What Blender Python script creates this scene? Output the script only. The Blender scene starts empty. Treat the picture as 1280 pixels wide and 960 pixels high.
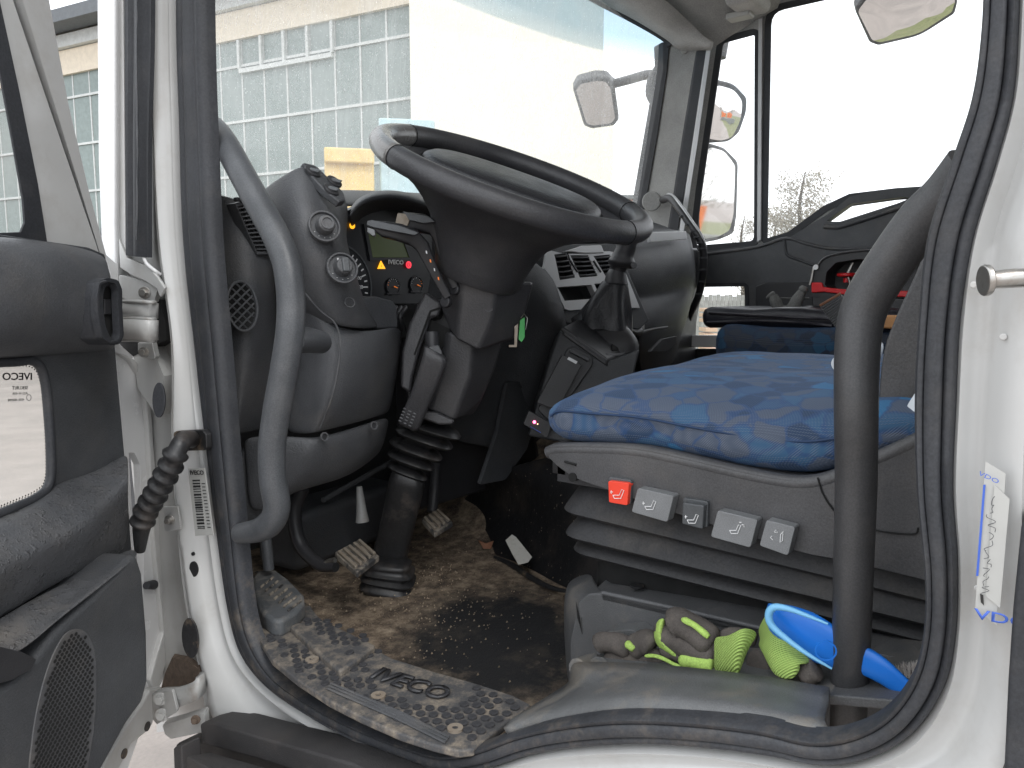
import bpy, bmesh, math, random
from mathutils import Vector as V, Matrix
from mathutils.geometry import tessellate_polygon
random.seed(7)
S = bpy.context.scene
COL = S.collection

# ------------------------------------------------------------------ camera
CAM = V((-0.6, -0.085, 1.65)); FPX = 960.0
YAW, PIT = math.radians(52), math.radians(6.5)
FW = V((math.sin(YAW)*math.cos(PIT), math.cos(YAW)*math.cos(PIT), -math.sin(PIT)))
RT = V((math.cos(YAW), -math.sin(YAW), 0)); UP = RT.cross(FW)
cd = bpy.data.cameras.new('camera'); cam = bpy.data.objects.new('camera', cd); COL.objects.link(cam)
cd.sensor_fit = 'HORIZONTAL'; cd.sensor_width = 36; cd.lens = 36*FPX/1280
cd.clip_start = 0.02; cd.clip_end = 2000
cam.matrix_world = Matrix((RT, UP, -FW)).transposed().to_4x4(); cam.location = CAM
S.camera = cam
# ------------------------------------------------------------------ world, sun
W = bpy.data.worlds.new('World'); S.world = W; W.use_nodes = True
wn = W.node_tree.nodes; wl = W.node_tree.links
bg = wn['Background']
sky = wn.new('ShaderNodeTexSky'); sky.sky_type = 'NISHITA'; sky.sun_disc = False
SUN_EL, SUN_ROT = math.radians(48), math.radians(200)
sky.sun_elevation = SUN_EL; sky.sun_rotation = SUN_ROT
mx = wn.new('ShaderNodeMix'); mx.data_type = 'RGBA'; mx.inputs[0].default_value = 0.88
mx.inputs[7].default_value = (15.5, 16.0, 16.6, 1)
wl.new(sky.outputs[0], mx.inputs[6]); wl.new(mx.outputs[2], bg.inputs[0]); bg.inputs[1].default_value = 0.1
sd = bpy.data.lights.new('sun', 'SUN'); sun = bpy.data.objects.new('sun', sd); COL.objects.link(sun)
sd.energy = 0.8; sd.angle = math.radians(20); sd.color = (1, .97, .93)
sdir = V((math.sin(SUN_ROT)*math.cos(SUN_EL), math.cos(SUN_ROT)*math.cos(SUN_EL), math.sin(SUN_EL)))
sun.rotation_euler = sdir.to_track_quat('Z', 'Y').to_euler(); sun.location = (0, 0, 12)
S.view_settings.view_transform = 'Standard'; S.view_settings.look = 'None'
S.view_settings.exposure = 0.55; S.view_settings.gamma = 1
S.cycles.max_bounces = 10; S.cycles.transparent_max_bounces = 16; S.cycles.diffuse_bounces = 6

# ------------------------------------------------------------------ picking points on real planes
def ray(px, py): return FW + RT*((px-640)/FPX) + UP*((480-py)/FPX)
def PX(px, py, x): r = ray(px, py); return CAM + r*((x-CAM.x)/r.x)
def PY(px, py, y): r = ray(px, py); return CAM + r*((y-CAM.y)/r.y)
def PZ(px, py, z): r = ray(px, py); return CAM + r*((z-CAM.z)/r.z)
def PD(px, py, d): return CAM + ray(px, py)*d
def PP(px, py, o, n): r = ray(px, py); return CAM + r*((o-CAM).dot(n)/r.dot(n))
FH = V((math.sin(YAW), math.cos(YAW), 0))

# ------------------------------------------------------------------ materials
MATS = {}
def nmat(name):
    m = bpy.data.materials.new(name); m.use_nodes = True; MATS[name] = m
    nt = m.node_tree; return m, nt, nt.nodes, nt.links, nt.nodes['Principled BSDF']
def tex_noise(nt, scale, detail=3, rough=.6, vec=None, stretch=None):
    tc = nt.nodes.new('ShaderNodeTexCoord'); out = tc.outputs['Object']
    if stretch:
        mp = nt.nodes.new('ShaderNodeMapping'); mp.inputs['Scale'].default_value = stretch
        nt.links.new(out, mp.inputs[0]); out = mp.outputs[0]
    n = nt.nodes.new('ShaderNodeTexNoise'); n.inputs['Scale'].default_value = scale
    n.inputs['Detail'].default_value = detail; n.inputs['Roughness'].default_value = rough
    nt.links.new(out, n.inputs['Vector']); return n.outputs['Fac']
def ramp(nt, fac, stops):
    r = nt.nodes.new('ShaderNodeValToRGB'); e = r.color_ramp.elements
    while len(e) < len(stops): e.new(.5)
    for i, (p, c) in enumerate(stops): e[i].position = p; e[i].color = (*c, 1) if len(c) == 3 else c
    nt.links.new(fac, r.inputs[0]); return r.outputs[0]
def mixc(nt, fac, a, b, mode='MIX'):
    m = nt.nodes.new('ShaderNodeMix'); m.data_type = 'RGBA'; m.blend_type = mode
    for s, v in ((0, fac), (6, a), (7, b)):
        if hasattr(v, 'node'): nt.links.new(v, m.inputs[s])
        elif s == 0: m.inputs[0].default_value = v
        else: m.inputs[s].default_value = (*v, 1)
    return m.outputs[2]
def math_(nt, op, a, b=None):
    m = nt.nodes.new('ShaderNodeMath'); m.operation = op
    for i, v in enumerate((a, b)):
        if v is None: continue
        if hasattr(v, 'node'): nt.links.new(v, m.inputs[i])
        else: m.inputs[i].default_value = v
    return m.outputs[0]
def bump(nt, b, h, strength=.2, dist=.001):
    n = nt.nodes.new('ShaderNodeBump'); n.inputs['Strength'].default_value = strength; n.inputs['Distance'].default_value = dist
    nt.links.new(h, n.inputs['Height']); nt.links.new(n.outputs[0], b.inputs['Normal']); return n
def plain(name, c, rough=.5, metal=0, grain=0, gscale=900, var=.12, dust=0, dustc=(.33, .28, .22), dscale=14, lo=.5, hi=.75, emis=0, coat=0, spec=.5):
    m, nt, N, L, b = nmat(name)
    v = tex_noise(nt, 9, 4)
    lowc = tuple(k*(1-var) for k in c); hic = tuple(min(1, k*(1+var)) for k in c)
    col = ramp(nt, v, [(.3, lowc), (.7, hic)])
    if grain and not metal:
        sp_k = ramp(nt, tex_noise(nt, gscale*1.1, 2, .8), [(.35, (.8,)*3), (.65, (1.2,)*3)]); col = mixc(nt, 1, col, sp_k, 'MULTIPLY')
        sm_k = ramp(nt, tex_noise(nt, 4.5, 7, .65), [(.35, (.86,)*3), (.7, (1.16,)*3)]); col = mixc(nt, 1, col, sm_k, 'MULTIPLY')
    if dust:
        d = tex_noise(nt, dscale, 8, .68)
        f = ramp(nt, d, [(lo, (0, 0, 0)), (hi, (dust,)*3)])
        col = mixc(nt, f, col, dustc)
        rr = math_(nt, 'MULTIPLY_ADD', f, .3); rr.node.inputs[2].default_value = rough; L.new(rr, b.inputs['Roughness'])
    else:
        r2 = ramp(nt, tex_noise(nt, 30, 5), [(.3, (rough*.85,)*3), (.7, (min(1, rough*1.15),)*3)]); L.new(r2, b.inputs['Roughness'])
    L.new(col, b.inputs['Base Color']); b.inputs['Metallic'].default_value = metal
    b.inputs['Specular IOR Level'].default_value = spec
    if coat: b.inputs['Coat Weight'].default_value = coat
    if grain: bump(nt, b, tex_noise(nt, gscale*.6, 3), min(1, grain*1.3), .0015)
    if emis: L.new(col, b.inputs['Emission Color']); b.inputs['Emission Strength'].default_value = emis
    return m
M = MATS
plain('dash_grey', (.074, .077, .083), .48, grain=.5, gscale=700, dust=.12, dscale=7)
plain('dash_dark', (.057, .060, .065), .5, grain=.5, gscale=700, dust=.08, dscale=7)
plain('plastic_mid', (.085, .087, .092), .5, grain=.4, dust=.25, dscale=10)
plain('plastic_black', (.032, .032, .035), .42, grain=.2)
plain('leather_black', (.022, .023, .027), .36, grain=.6, gscale=350)
plain('wheel_plastic', (.048, .048, .052), .42, grain=.35, gscale=500, dust=.06, dscale=9)
plain('wheel_worn', (.17, .165, .16), .26, grain=.15, gscale=500)
plain('handle_grey', (.066, .070, .076), .42, grain=.12, gscale=500, dust=.15, dscale=18, dustc=(.2, .19, .18))
plain('handle_black', (.045, .045, .047), .42, grain=.12, gscale=500, dust=.06)
plain('rubber_seal', (.03, .032, .037), .6, grain=.2, gscale=300, dust=.22, dscale=25, dustc=(.14, .13, .12), lo=.52, hi=.8)
plain('rubber_dirty', (.017, .017, .018), .5, grain=.3, gscale=200, dust=.9, dscale=20, dustc=(.25, .185, .125), lo=.52, hi=.7)
plain('white_paint', (.51, .51, .50), .3, var=.04, coat=.2, dust=.55, dscale=11, dustc=(.34, .31, .27), lo=.52, hi=.8)
plain('white_jamb', (.46, .46, .45), .35, var=.06, dust=.6, dscale=9, dustc=(.26, .23, .19), lo=.5, hi=.8)
plain('exterior_white', (.66, .66, .66), .25, var=.02, coat=.4)
plain('hinge_grey', (.36, .36, .35), .4, var=.08, dust=.6, dscale=30, dustc=(.2, .14, .09), lo=.53, hi=.75)
plain('steel', (.42, .41, .39), .33, metal=.9, dust=.5, dscale=80, dustc=(.2, .13, .08), lo=.5, hi=.7)
plain('rust', (.11, .08, .06), .8, var=.4, grain=.5, gscale=100)
plain('dark_hole', (.008, .008, .008), .9)
plain('headliner', (.46, .455, .44), .8, grain=.4, gscale=350, var=.05)
plain('pillar_trim', (.33, .33, .32), .65, grain=.5, gscale=300, var=.06)
plain('silver_trim', (.58, .585, .59), .4, metal=.2, var=.05)
plain('seat_shell', (.062, .062, .065), .42, grain=.18, gscale=450, dust=.08, dscale=12)
plain('bellows_black', (.028, .028, .03), .62, grain=.4, gscale=350, dust=.12, dscale=14)
plain('button_grey', (.19, .195, .2), .42, var=.05, grain=.2)
plain('button_dark', (.075, .08, .085), .42, grain=.2)
plain('button_red', (.8, .06, .03), .35, var=.05)
plain('mark_white', (.8, .8, .8), .5, var=.02)
plain('mark_black', (.02, .02, .02), .5)
plain('mark_orange', (.85, .22, .03), .5, emis=.3)
plain('mark_blue', (.05, .12, .5), .5)
plain('lamp_amber', (1, .42, .02), .4, emis=1.0)
plain('lamp_red', (.95, .04, .07), .4, emis=.8)
plain('lcd_green', (.10, .14, .03), .35, var=.05)
plain('gauge_black', (.012, .013, .016), .4)
plain('sticker', (.45, .45, .43), .4, var=.04)
plain('pedal_rubber', (.035, .035, .037), .6, grain=.3, dust=.9, dscale=40, dustc=(.3, .26, .21), lo=.42, hi=.6)
plain('pedal_metal', (.32, .28, .23), .5, metal=.3, dust=.7, dscale=40, dustc=(.22, .16, .11), lo=.4, hi=.7)
plain('boot_rubber', (.02, .02, .021), .42, grain=.3, gscale=150, dust=.5, dscale=16, dustc=(.16, .13, .11), lo=.52, hi=.75)
plain('footrest', (.075, .08, .085), .6, grain=.3, dust=.7, dscale=30, dustc=(.25, .23, .2), lo=.45, hi=.7)
plain('box_grey', (.085, .087, .09), .5, grain=.4, dust=.65, dscale=9, dustc=(.19, .165, .135), lo=.5, hi=.72)
plain('tray_grey', (.105, .108, .11), .45, grain=.3, dust=.9, dscale=16, dustc=(.22, .19, .15), lo=.5, hi=.75)
plain('glove_grey', (.075, .065, .058), .85, var=.4, grain=.35, gscale=600, dust=.5, dscale=30, dustc=(.2, .17, .14))
plain('glove_green', (.34, .50, .11), .8, var=.12, grain=.3, gscale=500)
plain('brush_blue', (.01, .16, .62), .32, var=.05)
plain('brush_pale', (.18, .46, .72), .4, var=.08)
plain('bristle', (.75, .7, .66), .7, var=.1)
plain('paper', (.62, .6, .55), .8, var=.06, dust=.4, dscale=60)
plain('cloth_white', (.68, .72, .76), .85, var=.05)
plain('leaf_dry', (.2, .09, .05), .8, var=.3)
plain('tool_black', (.022, .022, .024), .4, grain=.2)
plain('tool_red', (.6, .015, .02), .35)
plain('cream_plastic', (.62, .58, .47), .45)
plain('folder_black', (.012, .012, .018), .4, grain=.4, gscale=200)
plain('webbing', (.09, .09, .092), .7, grain=.5)
plain('cloth_grey', (.13, .13, .125), .85, var=.25, grain=.8, gscale=300)
plain('green_tag', (.05, .35, .08), .5)
plain('step_dark', (.042, .040, .041), .7, grain=.5, dust=.4, dscale=10, dustc=(.1, .085, .075))
plain('cream_wall', (.82, .79, .70), .85, var=.04)
plain('fascia', (.72, .64, .52), .8, var=.08)
plain('gutter', (.1, .11, .12), .5)
plain('glass_brick', (.20, .245, .235), .45, var=.12)
plain('mullion', (.55, .57, .56), .6)
plain('yellow_paint', (.72, .52, .2), .5)
plain('pale_blue_paint', (.42, .58, .62), .5)
plain('orange_paint', (.75, .2, .05), .5, var=.3)
plain('concrete_wall', (.3, .3, .29), .9, var=.25)
plain('brick_far', (.45, .2, .16), .9, var=.3)
plain('mirror_shell', (.035, .036, .04), .5, var=.3, dust=.3, dscale=60, dustc=(.4, .4, .4))
plain('bark', (.1, .085, .075), .9, var=.3)
plain('twig', (.34, .31, .27), .9, var=.3)
plain('tinted_frame', (.03, .032, .036), .4)

for src, dst in (('dash_grey', 'trim_wet'), ('plastic_mid', 'pocket_wet')):
    m = M[src].copy(); m.name = dst; M[dst] = m; nt = m.node_tree; b = nt.nodes['Principled BSDF']
    wet = ramp(nt, tex_noise(nt, 38, 8, .7), [(.5, (.55,)*3), (.6, (.14,)*3)]); nt.links.new(wet, b.inputs['Roughness'])
    drop = ramp(nt, tex_noise(nt, 150, 3, .6), [(.55, (0,)*3), (.68, (1,)*3)]); bn = nt.nodes.new('ShaderNodeBump'); bn.inputs['Strength'].default_value = .7; bn.inputs['Distance'].default_value = .002
    nt.links.new(drop, bn.inputs['Height']); old_n = b.inputs['Normal'].links[0].from_socket; nt.links.new(old_n, bn.inputs['Normal']); nt.links.new(bn.outputs[0], b.inputs['Normal'])
# ground
m, nt, N, L, b = nmat('ground')
c = ramp(nt, tex_noise(nt, 1.2, 8, .7), [(.3, (.25, .22, .2)), (.55, (.35, .305, .275)), (.75, (.42, .375, .345))])
c = mixc(nt, ramp(nt, tex_noise(nt, 60, 4), [(.4, (0, 0, 0)), (.7, (.5,)*3)]), c, (.24, .22, .2)); L.new(c, b.inputs['Base Color'])
b.inputs['Roughness'].default_value = .85; bump(nt, b, tex_noise(nt, 90, 4), .5, .005)
# blue seat fabric
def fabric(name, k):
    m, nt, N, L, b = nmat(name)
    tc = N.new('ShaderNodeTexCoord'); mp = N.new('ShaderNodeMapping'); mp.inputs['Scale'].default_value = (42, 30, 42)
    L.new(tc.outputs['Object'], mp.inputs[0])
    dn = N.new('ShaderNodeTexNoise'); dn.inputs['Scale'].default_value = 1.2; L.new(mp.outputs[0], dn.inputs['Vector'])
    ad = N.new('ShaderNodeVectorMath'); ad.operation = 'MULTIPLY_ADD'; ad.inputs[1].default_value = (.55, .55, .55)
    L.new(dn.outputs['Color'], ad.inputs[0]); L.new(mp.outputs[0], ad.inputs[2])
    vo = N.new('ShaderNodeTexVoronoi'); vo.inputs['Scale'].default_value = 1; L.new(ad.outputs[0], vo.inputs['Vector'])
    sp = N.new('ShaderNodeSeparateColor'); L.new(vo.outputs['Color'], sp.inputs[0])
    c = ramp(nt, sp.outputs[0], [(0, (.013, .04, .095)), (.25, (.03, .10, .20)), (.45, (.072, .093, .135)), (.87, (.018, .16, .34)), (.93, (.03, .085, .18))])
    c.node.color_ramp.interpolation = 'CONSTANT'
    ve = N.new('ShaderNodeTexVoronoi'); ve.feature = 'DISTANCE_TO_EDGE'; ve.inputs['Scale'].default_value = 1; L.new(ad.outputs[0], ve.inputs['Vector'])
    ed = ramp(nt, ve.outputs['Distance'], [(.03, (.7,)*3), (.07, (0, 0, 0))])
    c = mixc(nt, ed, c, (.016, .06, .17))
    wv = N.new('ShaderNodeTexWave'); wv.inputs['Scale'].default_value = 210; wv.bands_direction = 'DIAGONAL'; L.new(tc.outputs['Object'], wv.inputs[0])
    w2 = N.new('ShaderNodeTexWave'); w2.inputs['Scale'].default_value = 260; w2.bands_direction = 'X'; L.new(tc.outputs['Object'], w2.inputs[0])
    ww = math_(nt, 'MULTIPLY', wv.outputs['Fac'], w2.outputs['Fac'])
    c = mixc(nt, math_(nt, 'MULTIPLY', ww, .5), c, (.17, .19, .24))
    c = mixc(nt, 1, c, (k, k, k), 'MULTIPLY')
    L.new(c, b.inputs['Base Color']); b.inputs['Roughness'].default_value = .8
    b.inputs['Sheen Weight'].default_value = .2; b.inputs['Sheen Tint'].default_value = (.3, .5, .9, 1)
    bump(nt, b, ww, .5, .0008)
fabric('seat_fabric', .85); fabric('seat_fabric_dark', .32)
# floor: sand and black rubber
m, nt, N, L, b = nmat('floor_dirt')
base = ramp(nt, tex_noise(nt, 26, 9, .75), [(.35, (.035, .027, .02)), (.46, (.11, .08, .057)), (.56, (.26, .2, .14)), (.70, (.45, .37, .27))])
fine = ramp(nt, tex_noise(nt, 300, 3, .7), [(.45, (0, 0, 0)), (.75, (.7,)*3)])
base = mixc(nt, fine, base, (.3, .24, .18))
# bare black rubber where feet keep the sand away
tc = N.new('ShaderNodeTexCoord'); sx = N.new('ShaderNodeSeparateXYZ'); L.new(tc.outputs['Object'], sx.inputs[0])
fc = PZ(622, 802, 1.08); ra = (PZ(740, 802, 1.08)-fc); rb_ = (PZ(622, 742, 1.08)-fc)
def dotn(v, c):
    k = v.length_squared
    q = math_(nt, 'ADD', math_(nt, 'MULTIPLY', sx.outputs[0], v.x/k), math_(nt, 'MULTIPLY', sx.outputs[1], v.y/k))
    q = math_(nt, 'SUBTRACT', q, (c.x*v.x+c.y*v.y)/k); return math_(nt, 'MULTIPLY', q, q)
dd_ = math_(nt, 'ADD', dotn(ra, fc), dotn(rb_, fc))
dd_ = math_(nt, 'ADD', dd_, math_(nt, 'MULTIPLY', math_(nt, 'SUBTRACT', tex_noise(nt, 16, 8, .7), .5), 2.6))
mk = ramp(nt, math_(nt, 'MULTIPLY', dd_, .4), [(.22, (1,)*3), (.62, (0,)*3)])
cr = ramp(nt, tex_noise(nt, 190, 2), [(.74, (0, 0, 0)), (.80, (1,)*3)])
blk = mixc(nt, cr, (.012, .012, .013), (.35, .3, .22))
blk = mixc(nt, ramp(nt, tex_noise(nt, 14, 8, .7), [(.52, (0,)*3), (.75, (.45,)*3)]), blk, (.12, .095, .07))
base = mixc(nt, mk, base, blk)
L.new(base, b.inputs['Base Color']); b.inputs['Roughness'].default_value = .8
bump(nt, b, tex_noise(nt, 150, 6, .7), .8, .004)
m, nt, N, L, b = nmat('floor_mat')
d = ramp(nt, tex_noise(nt, 9, 9, .7), [(.5, (0, 0, 0)), (.78, (.5,)*3)])
base = mixc(nt, d, (.008, .008, .009), (.09, .07, .055))
cr = ramp(nt, tex_noise(nt, 170, 2), [(.70, (0, 0, 0)), (.76, (1,)*3)])
base = mixc(nt, cr, base, (.4, .33, .25))
L.new(base, b.inputs['Base Color']); b.inputs['Roughness'].default_value = .55
bump(nt, b, tex_noise(nt, 40, 6, .6), .5, .004)
# tread plate: black rubber, sand lying between the studs
m, nt, N, L, b = nmat('tread_rubber')
d = ramp(nt, tex_noise(nt, 34, 9, .75), [(.46, (0, 0, 0)), (.66, (.75,)*3)])
base = mixc(nt, d, (.055, .056, .06), (.32, .265, .2)); base = mixc(nt, ramp(nt, tex_noise(nt, 400, 2), [(.4, (0, 0, 0)), (.7, (.5,)*3)]), base, (.1, .09, .08))
L.new(base, b.inputs['Base Color']); b.inputs['Roughness'].default_value = .7
bump(nt, b, tex_noise(nt, 250, 4, .6), .5, .001)
# seal: road dust gathers on the low part, near the sill
m = M['rubber_seal'].copy(); m.name = 'sill_seal'; M['sill_seal'] = m; nt = m.node_tree; b = nt.nodes['Principled BSDF']
old = b.inputs['Base Color'].links[0].from_socket
tc = nt.nodes.new('ShaderNodeTexCoord'); sx = nt.nodes.new('ShaderNodeSeparateXYZ'); nt.links.new(tc.outputs['Object'], sx.inputs[0])
zz = ramp(nt, sx.outputs[2], [(0, (1,)*3), (1, (0,)*3)]); mr = nt.nodes.new('ShaderNodeMapRange'); mr.inputs[1].default_value = 1.20; mr.inputs[2].default_value = 1.42; mr.inputs[3].default_value = 1; mr.inputs[4].default_value = 0
nt.links.new(sx.outputs[2], mr.inputs[0])
dn = ramp(nt, tex_noise(nt, 30, 9, .75), [(.5, (0, 0, 0)), (.68, (.6,)*3)])
nt.links.new(mixc(nt, math_(nt, 'MULTIPLY', dn, mr.outputs[0]), old, (.15, .125, .10)), b.inputs['Base Color'])
# glass
def glass(name, tint=(.97, .98, .98), dirt=.05, wet=False, band=False, dirtc=(.93, .95, .95)):
    m, nt, N, L, b = nmat(name); N.remove(b)
    out = N['Material Output']
    tr = N.new('ShaderNodeBsdfTransparent'); tr.inputs[0].default_value = (*tint, 1)
    gl = N.new('ShaderNodeBsdfGlossy'); gl.inputs['Roughness'].default_value = .03
    fr = N.new('ShaderNodeLayerWeight'); fr.inputs[0].default_value = .5
    fk = math_(nt, 'MULTIPLY_ADD', math_(nt, 'POWER', fr.outputs['Facing'], 5), .8); fk.node.inputs[2].default_value = .03
    m1 = N.new('ShaderNodeMixShader'); L.new(fk, m1.inputs[0]); L.new(tr.outputs[0], m1.inputs[1]); L.new(gl.outputs[0], m1.inputs[2])
    df = N.new('ShaderNodeBsdfDiffuse'); df.inputs[0].default_value = (*dirtc, 1)
    tl = N.new('ShaderNodeBsdfTranslucent'); tl.inputs[0].default_value = (*dirtc, 1)
    m2 = N.new('ShaderNodeMixShader'); m2.inputs[0].default_value = .6; L.new(df.outputs[0], m2.inputs[1]); L.new(tl.outputs[0], m2.inputs[2])
    f = ramp(nt, tex_noise(nt, 7, 6), [(.3, (dirt*.6,)*3), (.8, (dirt*1.6,)*3)])
    if wet:
        st = ramp(nt, tex_noise(nt, 1, 6, .7, stretch=(55, 55, 2.2)), [(.5, (0, 0, 0)), (.75, (.14,)*3)])
        f = math_(nt, 'ADD', f, st)
        tc = N.new('ShaderNodeTexCoord')
        for sc, th, amp in ((210, .15, .55), (85, .12, .4)):
            vo = N.new('ShaderNodeTexVoronoi'); vo.inputs['Scale'].default_value = sc; L.new(tc.outputs['Object'], vo.inputs[0])
            sp = N.new('ShaderNodeSeparateColor'); L.new(vo.outputs['Color'], sp.inputs[0])
            on = math_(nt, 'GREATER_THAN', sp.outputs[0], .62)
            dr = ramp(nt, vo.outputs['Distance'], [(th*.5, (amp,)*3), (th*1.6, (0, 0, 0))])
            f = math_(nt, 'ADD', f, math_(nt, 'MULTIPLY', dr, on))
        f = math_(nt, 'MINIMUM', f, .9)
    m3 = N.new('ShaderNodeMixShader'); L.new(f, m3.inputs[0]); L.new(m1.outputs[0], m3.inputs[1]); L.new(m2.outputs[0], m3.inputs[2])
    if band:
        tc = N.new('ShaderNodeTexCoord'); sx = N.new('ShaderNodeSeparateXYZ'); L.new(tc.outputs['Object'], sx.inputs[0])
        k = ramp(nt, math_(nt, 'SUBTRACT', sx.outputs[2], band-.5), [(.497, (.985, .985, .97)), (.503, (.56, .66, .72)), (.56, (.36, .5, .6))])
        L.new(k, tr.inputs[0])
    L.new(m3.outputs[0], out.inputs[0]); return m
glass('windscreen_glass', (.96, .97, .97), .24, wet=True, band=2.495)
glass('side_glass', (.98, .98, .98), .03)
glass('door_glass', (.97, .98, .98), .10, dirtc=(.8, .75, .7))
m, nt, N, L, b = nmat('mirror'); b.inputs['Metallic'].default_value = 1; b.inputs['Roughness'].default_value = .03; b.inputs['Base Color'].default_value = (.85, .85, .85, 1)
# knit grille / net cloth used by the glove cuffs
m, nt, N, L, b = nmat('glove_knit')
tc = N.new('ShaderNodeTexCoord'); wv = N.new('ShaderNodeTexWave'); wv.inputs['Scale'].default_value = 170; wv.bands_direction = 'DIAGONAL'; L.new(tc.outputs['Object'], wv.inputs[0])
L.new(ramp(nt, wv.outputs['Fac'], [(0, (.25, .38, .08)), (.6, (.38, .54, .14))]), b.inputs['Base Color']); b.inputs['Roughness'].default_value = .85; bump(nt, b, wv.outputs['Fac'], .7, .002)

# ------------------------------------------------------------------ object helpers
def tag(o, label=None, cat=None, group=None, kind=None):
    if label: o['label'] = label
    if cat: o['category'] = cat
    if group: o['group'] = group
    if kind: o['kind'] = kind
    return o
def empty(name, loc, label, cat, group=None):
    o = bpy.data.objects.new(name, None); COL.objects.link(o); o.location = V(loc); o.empty_display_size = .05
    return tag(o, label, cat, group)
def attach(o, parent):
    if parent is not None:
        o.parent = parent
        if parent.type == 'EMPTY': o.matrix_parent_inverse = Matrix.Translation(-parent.location)
    return o
def obj(name, verts, faces, mat, parent=None, bevel=0, bseg=2, sub=0, solid=0, sharp=38, soff=-1):
    me = bpy.data.meshes.new(name)
    me.from_pydata([tuple(v) for v in verts], [], faces); me.validate()
    bm = bmesh.new(); bm.from_mesh(me); bmesh.ops.remove_doubles(bm, verts=bm.verts, dist=1e-6)
    if not solid: bmesh.ops.recalc_face_normals(bm, faces=bm.faces)
    bm.to_mesh(me); bm.free()
    me.materials.append(M[mat] if isinstance(mat, str) else mat)
    me.polygons.foreach_set('use_smooth', [True]*len(me.polygons))
    o = bpy.data.objects.new(name, me); COL.objects.link(o)
    if solid: s = o.modifiers.new('s', 'SOLIDIFY'); s.thickness = solid; s.offset = soff
    if bevel:
        bv = o.modifiers.new('b', 'BEVEL'); bv.width = bevel; bv.segments = bseg; bv.limit_method = 'ANGLE'; bv.angle_limit = math.radians(30); bv.harden_normals = True
    if sub: s = o.modifiers.new('u', 'SUBSURF'); s.levels = s.render_levels = sub
    if not sub and not bevel: me.set_sharp_from_angle(angle=math.radians(sharp))
    return attach(o, parent)
def crom(pts, n=6, closed=False):
    P = [V(p) for p in pts]; out = []; k = len(P)
    rng = k if closed else k-1
    for i in range(rng):
        p1, p2 = P[i], P[(i+1) % k]
        p0 = P[(i-1) % k] if closed or i > 0 else p1*2-p2
        p3 = P[(i+2) % k] if closed or i+2 < k else p2*2-p1
        for j in range(n):
            t = j/n
            out.append(.5*((2*p1)+(p2-p0)*t+(2*p0-5*p1+4*p2-p3)*t*t+(3*p1-p0-3*p2+p3)*t**3))
    if not closed: out.append(P[-1])
    return out
def resample(pts, n):
    d = [0]
    for a, b2 in zip(pts, pts[1:]): d.append(d[-1]+(b2-a).length)
    out = []; j = 0
    for i in range(n):
        s = d[-1]*i/(n-1)
        while j < len(d)-2 and d[j+1] < s: j += 1
        t = (s-d[j])/max(1e-9, d[j+1]-d[j]); out.append(pts[j].lerp(pts[j+1], min(1, t)))
    return out
def plate(name, outer, vec, mat, parent=None, holes=(), bevel=0, bseg=2, sharp=38):
    """planar outline (with holes) given real thickness along vec"""
    loops = [[V(p) for p in outer]]+[[V(p) for p in h] for h in holes]
    tris = tessellate_polygon(loops) if holes else [list(range(len(outer)))]
    pts = [p for l in loops for p in l]; n = len(pts); vec = V(vec)
    verts = pts+[p+vec for p in pts]
    if holes:
        faces = [tuple(t) for t in tris]+[tuple(k+n for k in reversed(t)) for t in tris]
    else: faces = [tuple(tris[0]), tuple(k+n for k in reversed(tris[0]))]
    s = 0
    for l in loops:
        for i in range(len(l)):
            a, b2 = s+i, s+(i+1) % len(l); faces.append((a, b2, b2+n, a+n))
        s += len(l)
    return obj(name, verts, faces, mat, parent, bevel, bseg, sharp=sharp)
def loft(name, secs, mat, parent=None, closed=True, caps=True, sub=0, bevel=0, solid=0, loop=False, sharp=45):
    n = len(secs[0]); verts = [V(p) for s in secs for p in s]; faces = []
    K = len(secs) if loop else len(secs)-1
    for i in range(K):
        i2 = (i+1) % len(secs)
        for j in range(n if closed else n-1):
            j2 = (j+1) % n; faces.append((i*n+j, i*n+j2, i2*n+j2, i2*n+j))
    if caps and closed and not loop:
        faces.append(tuple(reversed(range(n)))); faces.append(tuple((len(secs)-1)*n+j for j in range(n)))
    return obj(name, verts, faces, mat, parent, sub=sub, bevel=bevel, solid=solid, sharp=sharp)
def frames(path, closed=False):
    T = []
    k = len(path)
    for i in range(k):
        a = path[(i-1) % k] if closed or i else path[i]; b2 = path[(i+1) % k] if closed or i < k-1 else path[i]
        T.append((b2-a).normalized())
    nrm = T[0].orthogonal().normalized(); out = []
    for i in range(k):
        if i: nrm = (nrm-T[i]*nrm.dot(T[i])).normalized()
        out.append((T[i], nrm, T[i].cross(nrm)))
    return out
def tube(name, path, r, mat, parent=None, segs=14, closed=False, flat=1, sharp=60, rot=None):
    path = [V(p) for p in path]; fr = frames(path, closed); k = len(path)
    rr = r if isinstance(r, (list, tuple)) else [r]*k
    if len(rr) != k:
        rr = [rr[min(len(rr)-1, int(i/(k-1)*(len(rr)-1)))]*(1-((i/(k-1)*(len(rr)-1)) % 1))+rr[min(len(rr)-1, int(i/(k-1)*(len(rr)-1))+1)]*((i/(k-1)*(len(rr)-1)) % 1) for i in range(k)]
    secs = [[p+(a*math.cos(q)+b2*math.sin(q)*flat)*rad for q in (2*math.pi*j/segs for j in range(segs))] for p, (t, a, b2), rad in zip(path, fr, rr)]
    return loft(name, secs, mat, parent, caps=not closed, loop=closed, sharp=sharp)
def superell(c, a, b2, n=20, e=4):
    out = []
    for j in range(n):
        q = 2*math.pi*j/n; ct, st = math.cos(q), math.sin(q)
        out.append(c+a*(math.copysign(abs(ct)**(2/e), ct))+b2*(math.copysign(abs(st)**(2/e), st)))
    return out
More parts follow.
